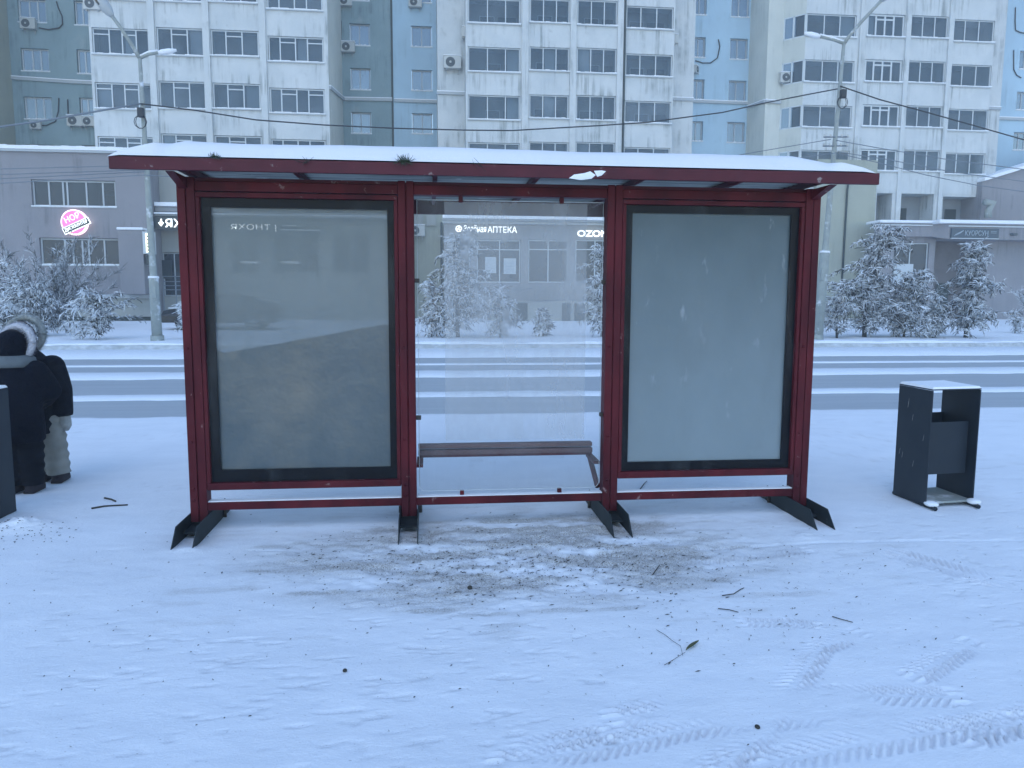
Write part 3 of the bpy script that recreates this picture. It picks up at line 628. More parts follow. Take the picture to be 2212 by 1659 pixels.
# middle shop row seen through the clear glass
YS_ = 41.
SH = bld('shop_row', 'grey blue single storey shop row under a snowy flat canopy, seen through the clear glass')
sx0, sx1 = WX(960, 560, YS_), WX(1640, 560, YS_)
mb = MB(); ops = []; pos = [(1030, 1125, 518, 611, [.52]), (1141, 1228, 518, 611, [.5]), (1243, 1328, 518, 611, [.5]), (1345, 1430, 520, 611, [.5]), (1450, 1540, 520, 611, [.5]), (975, 1016, 518, 690, [])]
for (u0, u1, vt, vb, sp) in pos:
    a, b, c, d = WX(u0, 560, YS_), WX(u1, 560, YS_), WZ((u0+u1)/2, vb, YS_), WZ((u0+u1)/2, vt, YS_); ops.append((a, b, c, d))
    add_window(SH, a+.02, b-.02, c+.02, d-.02, YS_+.1, sp, range(len(sp)+1), 'darkpane', 'frame', .05, sill=False)
facade(mb, sx0, sx1, .2, WZ(1150, 484, YS_), YS_, ops, .2); mb.add([(sx0, YS_, .2), (sx0, YS_+5, .2), (sx0, YS_+5, 5.4), (sx0, YS_, 5.4)], [(0, 3, 2, 1)]); mb.build('wall', MT['shop_wall'], SH)
for (v0, v1, pr, mt) in ((466, 474, .7, 'snow'), (475, 478, .6, 'greyframe'), (479, 484, .3, 'frame')):
    MB().box(sx0-.1, sx1, YS_-pr, YS_-.005, WZ(1150, v1, YS_-pr), WZ(1150, v0, YS_-pr)).build('canopy', MT[mt], SH, bevel=.03)
MB().box(WX(1088, 575, YS_), WX(1115, 575, YS_), YS_+.04, YS_+.06, WZ(1100, 592, YS_), WZ(1100, 558, YS_)).build('window_poster', MT['paper'], SH)
for v_ in (568, 575, 582): MB().box(WX(1091, 575, YS_), WX(1111, 575, YS_), YS_+.03, YS_+.037, WZ(1100, v_+1, YS_), WZ(1100, v_, YS_)).build('text_line', MT['dullw'], SH)
MB().box(WX(1048, 575, YS_), WX(1072, 575, YS_), YS_+.04, YS_+.06, WZ(1060, 590, YS_), WZ(1060, 555, YS_)).build('window_poster', MT['paper'], SH)
# ramp and basement doors
rp = MB(); 
rp.box(WX(1060, 650, 40), WX(1300, 650, 40), 39.5, 40.9, .2, WZ(1180, 650, 40)); rp.build('ramp', MT['siding'], SH)
for (u0, u1) in ((1116, 1140), (1215, 1233), (1242, 1264)): MB().box(WX(u0, 650, 39.4), WX(u1, 650, 39.4), 39.44, 39.49, .3, WZ(u0, 655, 39.4)).build('basement_door', MT['dark'], SH)
rr = MB(); 
for (u0, v0, u1, v1) in ((1060, 628, 1150, 623), (1115, 654, 1270, 645), (1060, 690, 1060, 628), (1270, 690, 1270, 645)):
    q0, q1 = W(u0, v0, 39.3), W(u1, v1, 39.3); rr.tube([(q0[0], 39.3, q0[1]), (q1[0], 39.3, q1[1])], .02, 6)
tag(rr.build('ramp_handrail', MT['frostcable']), 'thin sloping handrail along the ramp behind the clear glass', 'railing')
# beige gap wall w. downpipe
GW = bld('stair_block', 'plain beige stair block with a dark downpipe, left of the pharmacy')
MB().box(WX(840, 560, 43), sx0+.4, 43, 43.4, .2, 9).build('wall', MT['beige_wall'], GW)
xq = WX(959, 550, 41.2)-.1; MB().tube([(xq, 42.9, WZ(958, 480, 42.9)), (xq, 42.9, .5)], .06).build('downpipe', MT['pipe'], GW)
for u0 in (892, 921): MB().box(WX(u0, 478, 42.9), WX(u0+21, 478, 42.9), 42.85, 42.93, WZ(900, 487, 42.9), WZ(900, 462, 42.9)).build('shutter', MT['siding'], GW)
# right annex with canopy
YR = 43.
AR = bld('shop_annex', 'pinkish low annex on the right with a projecting snowy canopy over a dark entrance')
ax0, ax1 = WX(1886, 560, YR), WX(2420, 560, YR); zc0, zc1 = WZ(1980, 512, YR), WZ(1980, 484, YR)
mb = MB(); a, b = WX(1929, 570, YR), WX(2005, 570, YR); ops = [(a, b, WZ(1960, 620, YR), WZ(1960, 524, YR))]
e0, e1 = WX(2018, 570, YR), WX(2105, 570, YR); ops.append((e0, e1, .35, WZ(2060, 520, YR)))
facade(mb, ax0, ax1, .2, WZ(2000, 484, YR), YR, ops, .35); mb.build('wall', MT['pink_wall'], AR)
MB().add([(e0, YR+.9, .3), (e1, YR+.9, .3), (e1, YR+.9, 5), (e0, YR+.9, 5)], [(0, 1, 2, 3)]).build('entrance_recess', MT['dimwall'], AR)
MB().box(e0+.8, e0+1.6, YR+.8, YR+.88, .35, 2.5).build('door', MT['dark'], AR)
add_window(AR, a+.02, b-.02, ops[0][2]+.02, ops[0][3]-.02, YR+.1, [.49], (), 'darkpane', 'frame', .05)
MB().box(a+.1, b-.9, YR+.04, YR+.09, ops[0][2]+.1, ops[0][2]+1.35).build('window_film', MT['paper'], AR)
YK = 42.
c0, c1 = WX(2049, 490, YK), WX(2212, 490, YK)
MB().box(ax0, c0-.6, YR-.4, YR-.01, zc0, zc1).build('canopy', MT['pink_wall'], AR)
cz0, cz1 = WZ(2100, 517, YK), WZ(2100, 484, YK)
mb = MB().box(c0, ax1, YK, YR-.01, cz0, cz1); mb.add([(c0-.6, YR-.4, zc0), (c0, YK, cz0), (c0, YK, cz1), (c0-.6, YR-.4, zc1)], [(0, 1, 2, 3)]); mb.build('canopy', MT['pink_wall'], AR)
mb = MB().box(ax0, c0-.6, YR-.5, YR+1, zc1+.003, zc1+.17).box(c0-.62, ax1, YK-.12, YR+1.2, cz1+.01, cz1+.23); mb.build('snow_cover', MT['snow'], AR, bevel=.06)
MB().box(ax0, c0-.6, YR-.46, YR-.3, zc1-.14, zc1-.08).box(c0, ax1, YK-.06, YK-.003, cz1-.16, cz1-.1).build('trim', MT['frame'], AR)
# wall lamp
MB().box(WX(2182, 500, YK), WX(2192, 500, YK), YK-.25, YK, WZ(2187, 509, YK), WZ(2187, 504, YK)).build('wall_lamp', MT['darkgrille'], AR, bevel=.02)
# wedge roof at the far right edge
XW = bld('side_building', 'pale low building with a sloping snowy roof at the right edge')
x_a, x_b = WX(2122, 400, 44.5), WX(2420, 400, 44.5)
zA, zB = WZ(2130, 392, 44.5), WZ(2212, 366, 44.5); sl = (zB-zA)/(WX(2212, 380, 44.5)-WX(2130, 380, 44.5))
zE = zA+sl*(x_b-x_a); zz0 = WZ(2150, 484, YK)+.2
MB().add([(x_a, 44.5, zz0), (x_b, 44.5, zz0), (x_b, 44.5, zE), (x_a, 44.5, zA), (x_a, 47, zz0), (x_b, 47, zz0), (x_b, 47, zE), (x_a, 47, zA)], [(0, 1, 2, 3), (0, 3, 7, 4), (1, 5, 6, 2)]).build('wall', MT['pink_wall'], XW)
MB().add([(x_a, 44.3, zA+.01), (x_b, 44.3, zE+.01), (x_b, 47, zE+.01), (x_a, 47, zA+.01), (x_a, 44.3, zA+.2), (x_b, 44.3, zE+.2), (x_b, 47, zE+.2), (x_a, 47, zA+.2)], [(0, 1, 5, 4), (4, 5, 6, 7), (0, 4, 7, 3), (0, 3, 2, 1)]).build('snow_cover', MT['snow'], XW)
# chimney-like vent by the loggias
vq = WX(2133, 450, 44.); vt_ = MB().tube([(vq, 43.9, WZ(2133, 470, 44)), (vq, 43.9, WZ(2133, 455, 44)), (vq+.2, 43.9, WZ(2133, 440, 44)), (vq-.3, 43.9, WZ(2133, 437, 44))], [.22, .2, .26, .2], 10)
tag(vt_.build('vent_duct', MT['concrete']), 'bent frosty ventilation duct standing on the right annex roof', 'vent')
# ------------------------------------------------------------------ text and signs
def text(s, x, y, z, h, mt, parent, name='lettering', rot=0, bold=0., w=None, ext=.03, shear=0):
    c = bpy.data.curves.new('t', 'FONT'); c.body = s; c.size = 1; c.extrude = 0; c.offset = bold; c.shear = shear
    o = bpy.data.objects.new('t', c); COL.objects.link(o); dg = bpy.context.evaluated_depsgraph_get(); dg.update()
    me = bpy.data.meshes.new_from_object(o.evaluated_get(dg)); bpy.data.objects.remove(o)
    n = len(me.vertices); co = np.empty(n*3); me.vertices.foreach_get('co', co); co = co.reshape(-1, 3)
    mn, mxx = co[:, :2].min(0), co[:, :2].max(0); k = h/(mxx[1]-mn[1]); kx = k if w is None else w/(mxx[0]-mn[0])
    px = (co[:, 0]-(mn[0]+mxx[0])/2)*kx; pz = (co[:, 1]-(mn[1]+mxx[1])/2)*k; ca, sa = math.cos(rot), math.sin(rot)
    out = np.stack([x+px*ca-pz*sa, np.full(n, y), z+px*sa+pz*ca], -1); me.vertices.foreach_set('co', out.ravel()); me.update()
    me.materials.clear(); me.materials.append(MT[mt])
    o = bpy.data.objects.new(name, me); COL.objects.link(o); o.parent = parent
    sd = o.modifiers.new('s', 'SOLIDIFY'); sd.thickness = ext; sd.offset = 0; return o
def disc(cx, y, cz, r, dep=.05, n=40):
    mb = MB(); vs = [(cx+r*math.cos(2*math.pi*i/n), yy, cz+r*math.sin(2*math.pi*i/n)) for yy in (y, y+dep) for i in range(n)]
    mb.add(vs, [tuple(range(n))]+[(i, (i+1) % n, n+(i+1) % n, n+i) for i in range(n)]); return mb
# round discounter sign
sgx, sgz = W(164, 481, YN); k_ = 1/(F/(YN*.955))
sg = empty('round_sign', (0, 0, 0), 'round pink lit sign with a tilted black band on the pink annex wall', 'sign')
ym = YN-.2
disc(sgx, ym, sgz, 26.5*k_, .17).build('rim', MT['pinkw'], sg); disc(sgx, ym-.03, sgz, 23.5*k_, .028).build('disc_face', MT['pink'], sg)
ra_ = math.radians(25)
def rotbox(cx, cz, w, h, y0, y1):
    c, s = math.cos(ra_), math.sin(ra_); P_ = [(-w, -h), (w, -h), (w, h), (-w, h)]
    vs = [(cx+a*c-b*s, yy, cz+a*s+b*c) for yy in (y0, y1) for a, b in P_]
    return MB().add(vs, [(0, 1, 2, 3), (0, 4, 5, 1), (1, 5, 6, 2), (2, 6, 7, 3), (3, 7, 4, 0)])
bx_, bz_ = W(171, 489, YN)
rotbox(bx_, bz_, 29*k_, 7.2*k_, ym-.10, ym-.04).build('band_border', MT['emitcut'], sg); rotbox(bx_, bz_, 27.4*k_, 5.8*k_, ym-.115, ym-.102).build('band', MT['signdark'], sg)
text('ДИСКАУНТЕР', bx_, ym-.13, bz_, 8.4*k_, 'emitcut', sg, rot=ra_, bold=.0, w=50*k_)
tx, tz = W(161, 471, YN); text('НОР', tx, ym-.07, tz, 12*k_, 'pinkw', sg, rot=ra_, bold=.0, w=32*k_)
# ЯХОНТ sign
ys = YE-1.0; q = 1/(F/(ys*.965))
sg = empty('shop_sign', (0, 0, 0), 'dark shop sign with white letters ЯХОНТ beside the left shelter post', 'sign')
a, b = WX(331, 480, ys), WX(458, 482, ys); z0_, z1_ = WZ(365, 495, ys), WZ(365, 468, ys)
MB().box(a, b, ys, ys+.1, z0_, z1_).build('board', MT['signdark'], sg)
text('ЯХОНТ', WX(405.5, 482, ys), ys-.03, WZ(380, 482, ys), 18*q, 'emitw', sg, bold=.006, w=91*q)
ix, iz = W(348, 481, ys); MB().add([(ix-2.5*q, ys-.02, iz), (ix+2.5*q, ys-.02, iz), (ix+2*q, ys-.02, iz+8*q), (ix-.5*q, ys-.02, iz+8*q)], [(0, 1, 2, 3)]).add([(ix-6*q, ys-.02, iz-.3*q), (ix-3*q, ys-.02, iz+1.5*q), (ix+3*q, ys-.02, iz+1.5*q), (ix+6*q, ys-.02, iz-.3*q), (ix, ys-.02, iz-8*q)], [(0, 4, 3, 2, 1)]).build('emblem', MT['emitw'], sg)
sg = empty('shop_sign', (0, 0, 0), 'dark sign with thin pale letters, faint behind the milky left panel', 'sign')
ys2 = ys-.05; a, b = WX(500, 490, ys2), WX(600, 490, ys2); MB().box(a, b, ys2, ys2+.08, WZ(550, 505, ys2), WZ(550, 480, ys2)).build('board', MT['signdark'], sg)
text('ЯХОНТ |', WX(548, 492, ys2), ys2-.03, WZ(548, 492, ys2), 15*q, 'emitw', sg, w=94*q)
for (u0, u1, v0) in ((608, 640, 481), (604, 690, 490)):
    MB().box(WX(u0, 490, ys2), WX(u1, 490, ys2), ys2, ys2+.08, WZ(650, v0+14, ys2), WZ(650, v0, ys2)).build('board', MT['signdark'], sg)
    MB().box(WX(u0, 490, ys2), WX(u1, 490, ys2), ys2-.03, ys2-.01, WZ(650, v0+8, ys2), WZ(650, v0+6, ys2)).build('light_strip', MT['faintw'], sg)
# small lit box by the lamp post
ys = YN-1.0
sg = empty('lit_box_sign', (0, 0, 0), 'narrow upright yellow lit box sign above a dark box, by the left lamp post', 'sign')
a, b = WX(314, 525, ys), WX(324, 525, ys); MB().box(a-.12, b+.1, ys, ys+.5, WZ(320, 548, ys), WZ(320, 500, ys)).build('casing', MT['frame'], sg)
MB().box(a+.03, b, ys-.02, ys-.004, WZ(320, 545, ys), WZ(320, 504, ys)).build('lit_face', MT['yellowbox'], sg)
for i in range(5): z_ = WZ(320, 509+i*7.4, ys); MB().box(a+.08, b-.06, ys-.04, ys-.023, z_-.07, z_).build('lettering', MT['signdark'], sg)
MB().box(a-.02, b+.12, ys+.05, ys+.4, WZ(320, 572, ys), WZ(320, 551, ys)).build('dark_box', MT['signdark'], sg)
MB().tube([(a+.25, ys+.3, WZ(320, 573, ys)), (a+.28, ys+.3, 1.)], .02, 6).build('conduit', MT['cable'], sg)
# pharmacy
ys = YS_-.32; q = ys*1.0/F*1.0
sg = empty('pharmacy_sign', (0, 0, 0), 'white lit pharmacy letters Зелёная АПТЕКА with a round emblem over the shop windows', 'sign')
text('Зелёная', WX(1026, 495, ys), ys, WZ(1036, 494, ys), 15*q, 'emitw', sg, bold=.012, w=49*q, shear=.15)
text('АПТЕКА', WX(1085, 496, ys), ys, WZ(1085, 496, ys), 13*q, 'emitw', sg, bold=.01, w=63*q)
ex_, ez_ = W(991, 494, ys); disc(ex_, ys, ez_, 7*q, .03, 28).build('emblem', MT['emitw'], sg)
for an in (20, 140, 260): 
    r_ = math.radians(an); MB().ball((ex_+3.2*q*math.cos(r_), ys-.02, ez_+3.2*q*math.sin(r_)), (1.9*q, .02, 1.3*q)).build('emblem_leaf', MT['shop_wall'], sg)
sg = empty('shop_sign', (0, 0, 0), 'bold white lit letters OZON over the shop windows beside the third post', 'sign')
text('OZON', WX(1280.5, 504, ys), ys, WZ(1280, 504.5, ys), 14*q, 'emitw', sg, bold=.03, w=68*q)
# kuorsun
ys = YK-.15; q = ys*1.045/F
sg = empty('shop_sign', (0, 0, 0), 'slate blue sign reading КУОРСУН with a feather emblem above the right entrance', 'sign')
MB().box(WX(2056, 503, ys), WX(2158, 503, ys), ys, ys+.12, WZ(2107, 514.5, ys), WZ(2107, 493.5, ys)).build('board', MT['signblue'], sg)
MB().box(WX(2056, 503, ys), WX(2158, 503, ys), ys-.02, ys+.1, WZ(2107, 516, ys), WZ(2107, 514.6, ys)).build('trim', MT['frame'], sg)
text('КУОРСУН', WX(2109, 503, ys), ys-.03, WZ(2107, 503.5, ys), 11*q, 'dullw', sg, w=54*q)
fe = MB()
for i in range(5):
    x_, z_ = W(2063+i*3.2, 508-i*1.6, ys); fe.tube([(x_-2*q, ys-.03, z_-2*q), (x_, ys-.03, z_+1.5*q), (x_+2.5*q, ys-.03, z_+2.5*q)], .02, 5)
x_, z_ = W(2074, 503, ys); fe.tube([(x_-9*q, ys-.03, z_-5*q), (x_, ys-.03, z_), (x_+7*q, ys-.03, z_+5*q)], .022, 5); fe.build('feather_emblem', MT['dullw'], sg)
for v_ in (500, 503): MB().box(WX(2140, 503, ys), WX(2152, 503, ys), ys-.03, ys-.01, WZ(2146, v_+.8, ys), WZ(2146, v_, ys)).build('small_lettering', MT['dullw'], sg)
# ------------------------------------------------------------------ air conditioners
acb = MB().box(-.42, .42, -.32, 0, -.3, .3)
AC = []
def ac_unit(u, v, Y, label, sc=1., rz=0, cable=None):
    x, z = W(u, v, Y)
    if not AC:
        r = empty('air_conditioner', (0, 0, 0), label, 'air conditioner', 'air conditioners on the facades')
        MB().box(-.42, .42, -.32, -.02, -.29, .29).build('casing', MT['ac'], r, bevel=.02)
        d = MB(); n = 24; vs = [(-.1+.23*math.cos(2*math.pi*i/n), yy, .23*math.sin(2*math.pi*i/n)) for yy in (-.335, -.322) for i in range(n)]
        d.add(vs, [tuple(range(n))]+[(i, (i+1) % n, n+(i+1) % n, n+i) for i in range(n)]); g = d.build('fan_grille', MT['darkgrille'], r)
        MB().ball((-.1, -.34, 0), (.06, .02, .06), 10, 6).build('fan_hub', MT['ac'], g)
        MB().box(-.3, -.26, -.3, 0, -.36, -.295).box(.26, .3, -.3, 0, -.36, -.295).box(-.3, -.26, -.04, 0, -.5, -.36).box(.26, .3, -.04, 0, -.5, -.36).build('bracket', MT['greyframe'], r)
        MB().box(-.44, .44, -.34, -.02, .295, .34).build('snow_cap', MT['snow'], r, bevel=.02)
        AC.append(r)
    else: r = copy_tree(AC[0]); r['label'] = label; AC.append(r)
    r.location = (x, Y-.02, z); r.scale = (sc, sc, sc); r.rotation_euler = (0, 0, rz)
for a_ in [(65, 54, YL, 'snowy air conditioner under the top left corner window', .95), (166, 263, YL, 'left one of two air conditioners paired under the small corner window', 1),
           (196, 264, YL, 'air conditioner touching the white balcony edge, right one of the pair', .9), (80, 272, YL, 'snow-capped air conditioner low on the far left wall under a three-pane window', .7),
           (204, 12, YA+.2, 'large air conditioner at the top beside the left lamp head', 1), (747, 5, YA2, 'air conditioner at the top edge on the stained grey recess', .9),
           (752, 104, YA2, 'air conditioner with a long black pipe on the stained grey recess', 1), (897, 8, YA2, 'air conditioner at the top edge on the left pale blue recess', .95),
           (977, 138, YBf, 'single air conditioner on the bare white wall left of the middle balconies', 1.15), (1696, 170, YCf, 'air conditioner on the cream wall left of the right balconies', 1),
           (1709, 290, YCf, 'frosted air conditioner low on the cream wall above the shelter roof', .9), (901, 499, 42.9, 'air conditioner on the beige stair block seen through the clear glass', 1)]: ac_unit(*a_)
ac_unit(998, 73, YB+1., 'narrow end-on air conditioner at the left edge of the middle balconies', .9, 1.45); ac_unit(1461, 88, YB+1., 'end-on air conditioner at the right edge of the middle balconies', .8, -1.45)
ac_unit(715, 256, YA+1.2, 'end-on air conditioner on the side wall right of the left balconies', 1, -1.3); ac_unit(1499, 152, YBr, 'slim air conditioner half hidden at the right blue recess', .8, .9)
def cable(pts, r, label, name='overhead_cable', mt='cable', cat='cable', group=None, sag=None):
    P = [Vector(p) for p in pts]
    if sag is not None:
        a, b = P; P = [a.lerp(b, t_/24)-Vector((0, 0, sag*4*(t_/24)*(1-t_/24))) for t_ in range(25)]
    return tag(MB().tube(P, r, 6).build(name, MT[mt]), label, cat, group)
def wp(u, v, Y): x, z = W(u, v, Y); return (x, Y, z)
def wallcable(pix, Y, label): return cable([wp(u, v, Y-.05) for u, v in pix], .035, label, 'wall_cable')
wallcable([(226, 3), (231, 12), (235, 25), (249, 45), (250, 58), (243, 62), (220, 64), (185, 64), (155, 60)][0:0] or [(122, 3), (125, 15), (134, 35), (135, 52), (128, 60), (105, 64), (84, 60)], YL, 'black pipe curling from the top down to the snowy air conditioner')
wallcable([(127, 212), (126, 240), (120, 262), (100, 271), (88, 271)], YL, 'black pipe hanging down between the corner windows to the lowest unit'); wallcable([(146, 215), (147, 245), (150, 262), (157, 270)], YL, 'short black pipe beside the paired air conditioners')
wallcable([(737, 45), (737, 80), (739, 108)], YA2, 'straight black pipe above the unit on the grey recess'); wallcable([(1552, 85), (1555, 100), (1550, 125), (1535, 136), (1518, 136), (1502, 131)], YBr, 'thin drooping line on the right pale blue recess')
wallcable([(2194, 16), (2193, 45), (2194, 65), (2204, 70), (2216, 72)], YBr, 'black pipe at the top of the far right blue wall'); wallcable([(2190, 108), (2190, 150), (2196, 162), (2206, 168)], YBr, 'thin black pipe in the middle of the far right blue wall')
# ------------------------------------------------------------------ street lamps
def lamp(ub, vb, ut, vt, Y, arm, back, label, cab, seed):
    x, _ = G(ub, vb, .14); z0 = .12; r = empty('street_lamp', (0, 0, 0), label, 'street lamp', 'street lamps along the far pavement')
    xt, zt_ = W(ut, vt, Y); b = Vector((WX(ub, vb, Y), Y, z0)); tp = Vector((xt, Y, zt_))
    def at(z): t_ = (z-b.z)/(tp.z-b.z); return b.lerp(tp, t_)
    zc = WZ(ub, 600 if seed == 1 else 545, Y)
    MB().tube([at(zc-.4), at(zc), at(zc+3), tp], [.115, .11, .085, .055], 12).build('pole', MT['concrete'], r)
    MB().tube([b, at(zc-.05), at(zc)], [.17, .155, .145] if seed == 1 else [.20, .165, .15], 12 if seed == 2 else 8).build('base_column', MT['concrete'], r)
    MB().tube([at(zc-.02), at(zc+.05)], [.175, .16], 10).build('snow_collar', MT['snow'], r)
    MB().tube([b-Vector((0, 0, .1)), b+Vector((0, 0, .18))], [.215, .205], 10).build('foot_collar', MT['concrete'], r)
    A = [tp]+[Vector(wp(*p, Y)) for p in arm]; MB().tube(A, [.065]+[.055]*(len(A)-1), 8).build('arm', MT['concrete'], r)
    e = A[-1]; d = (A[-1]-A[-2]).normalized()
    h = MB(); n = 14; n2 = 10; L = 1.0
    h.tube([e+d*L*t_ for t_ in (0, .08, .25, .5, .8, 1.)], [.06, .10, .16, .17, .13, .04], 12); h.build('lamp_head', MT['greyframe'], r)
    nrm = Vector((0, -.6, -.8)); h2 = MB().tube([e+d*L*t_+nrm*.07 for t_ in (.25, .5, .8, .9)], [.06, .12, .11, .03], 12); h2.build('lamp_lens', MT['lampglass'], r)
    B = [tp]+[Vector(wp(*p, Y)) for p in back]; MB().tube(B, .05, 8).build('arm', MT['concrete'], r); MB().tube([p+Vector((0, 0, .06)) for p in B], .04, 6).build('snow_on_arm', MT['snow'], r)
    e = B[-1]; d = (B[-1]-B[-2]).normalized(); MB().tube([e+d*.55*t_ for t_ in (0, .2, .6, 1)], [.05, .085, .085, .04], 10).build('lamp_head', MT['snow'], r)
    cx, cz = W(*cab, Y); MB().box(cx-.02, cx+.16, Y-.25, Y-.08, cz-.22, cz+.06).build('junction_box', MT['cable'], r, bevel=.02)
    for k in range(2):
        cc_ = [(cx+.05+.19*math.cos(a_/10*6.28)*(1 if k else .8), Y-.15-.03*k, cz-.36+.2*math.sin(a_/10*6.28)) for a_ in range(11)]; MB().tube(cc_, .012, 5, caps=False).build('cable_loop', MT['cable'], r)
    for z in (zc+3.6, zc+3.9): 
        p = at(z); MB().tube([p+Vector((-.45, -.05, 0)), p+Vector((.45, -.05, .03))], .025, 6).build('crossbar', MT['frostcable'], r)
        for s_ in (-.42, -.2, .2, .42): MB().ball((p.x+s_, p.y-.05, p.z+.06), (.04, .04, .06), 8, 6).build('insulator', MT['ac'], r)
    MB().box(b.x-.05, b.x+.08, Y-.19, Y-.12, 1.5 if seed == 1 else 2.2, 1.9 if seed == 1 else 2.6).build('hatch', MT['concrete'], r)
    return r
YP = 25.9
lamp(340, 733, 302, 126, YP, [(283, 94), (262, 62), (243, 36)], [(321, 117), (342, 114)], 'tall leaning concrete street lamp on the left, beside the pink annex', (303, 240), 1)
lamp(1765, 730, 1823, 94, YP, [(1836, 76), (1860, 48), (1890, 16), (1903, 2)], [(1800, 86), (1771, 79)], 'tall street lamp on the right with a double arm, leaning to the right', (1812, 200), 2)
# cables
LT, RTp = wp(303, 224, YP-.1), wp(1810, 191, YP-.1)
cable([LT, wp(1106, 282, YP-.1)], .035, 'x', sag=.0) if 0 else None
pts = [(303, 224), (420, 238), (553, 259), (700, 270), (850, 277), (1000, 281), (1106, 282), (1300, 271), (1400, 264), (1560, 243), (1659, 221), (1740, 205), (1809, 192)]
cable([wp(u, v, YP-.1) for u, v in pts], .021, 'thick sagging black cable strung from the left lamp to the right lamp', mt='cable')
cable([wp(u, v, YP-.1-(303-u)*.006) for u, v in [(303, 224), (200, 242), (100, 260), (0, 274), (-200, 300), (-500, 330)]], .028, 'frosted cable running off to the left from the left lamp', mt='frostcable')
cable([wp(u, v, YP-.1) for u, v in [(1815, 186), (1900, 215), (2000, 242), (2100, 270), (2212, 302), (2500, 380)]], .022, 'black cable descending to the right from the right lamp')
grp = 'thin wires strung low between the lamps'
for i, pp in enumerate([[(-300, 395), (0, 365), (236, 359), (310, 361)], [(-300, 412), (0, 377), (312, 367)], [(-300, 430), (0, 386), (312, 371)], [(-300, 444), (0, 396), (314, 378), (420, 385)]]):
    cable([wp(u, v, YP-.2) for u, v in pp], .014, ['uppermost', 'second', 'third', 'lowest'][i]+' of the thin frosted wires crossing the pink annex wall', mt='frostcable', group=grp)
for i, pp in enumerate([[(1806, 303), (1900, 320), (2050, 345), (2212, 366), (2500, 400)], [(1810, 328), (1920, 345), (2060, 372), (2212, 392), (2500, 430)], [(1812, 332), (1900, 352), (2000, 378), (2110, 400), (2212, 414), (2500, 460)], [(1795, 301), (1700, 317), (1560, 341)], [(1806, 330), (1700, 345), (1560, 352)]]):
    cable([wp(u, v, YP-.2) for u, v in pp], .014, ['topmost wire falling to the right from the right lamp', 'middle wire falling to the right from the right lamp', 'lowest wire falling to the right from the right lamp', 'upper thin wire rising to the right lamp over the shelter roof', 'lower thin wire reaching the right lamp just above the shelter roof'][i], mt='frostcable', group=grp)
# ------------------------------------------------------------------ shelter
BS = empty('bus_shelter', (0, 0, 0), 'dark red steel bus shelter with snow on its roof and blank poster cases', 'bus shelter')
Yp0, Yp1 = 5.27, 5.38
X1a, X1b, X2a, X2b, X3a, X3b, X4a, X4b = -1.612, -1.5, -.197, -.092, 1.228, 1.335, 2.655, 2.765
ZU = 2.36
for xa, xb in ((X1a, X1b), (X2a, X2b), (X3a, X3b), (X4a, X4b)):
    xm = (xa+xb)/2
    m_ = MB().box(xa, xm-.003, Yp0, Yp1, .07, ZU).box(xm+.003, xb, Yp0+.004, Yp1-.004, .07, ZU).box(xm-.004, xm+.004, Yp0+.012, Yp1-.012, .07, ZU-.01)
    m_.build('post', MT['red'], BS, bevel=.005)
    for z in (.22, .30, .62, 1.25): MB().tube([(xa+.028, Yp0+.002, z), (xa+.028, Yp0-.006, z)], .010, 8).build('bolt', MT['red'], BS)
# rails
for xa, xb in ((X1b, X2a), (X2b, X3a), (X3b, X4a)):
    MB().box(xa-.001, xb+.001, Yp0+.012, Yp1-.02, .145, .2).build('bottom_rail', MT['red'], BS, bevel=.004)
    MB().box(xa, xb, Yp0+.02, Yp1-.03, .2005, .206).build('frost_line', MT['snow'], BS)
    MB().box(xa, xb, Yp0+.01, Yp1, 2.272, 2.335).build('top_rail', MT['red'], BS, bevel=.004)
    MB().box(xa, xb, Yp0+.03, Yp1-.03, 2.338, 2.359).build('upper_rail', MT['redtop'], BS)
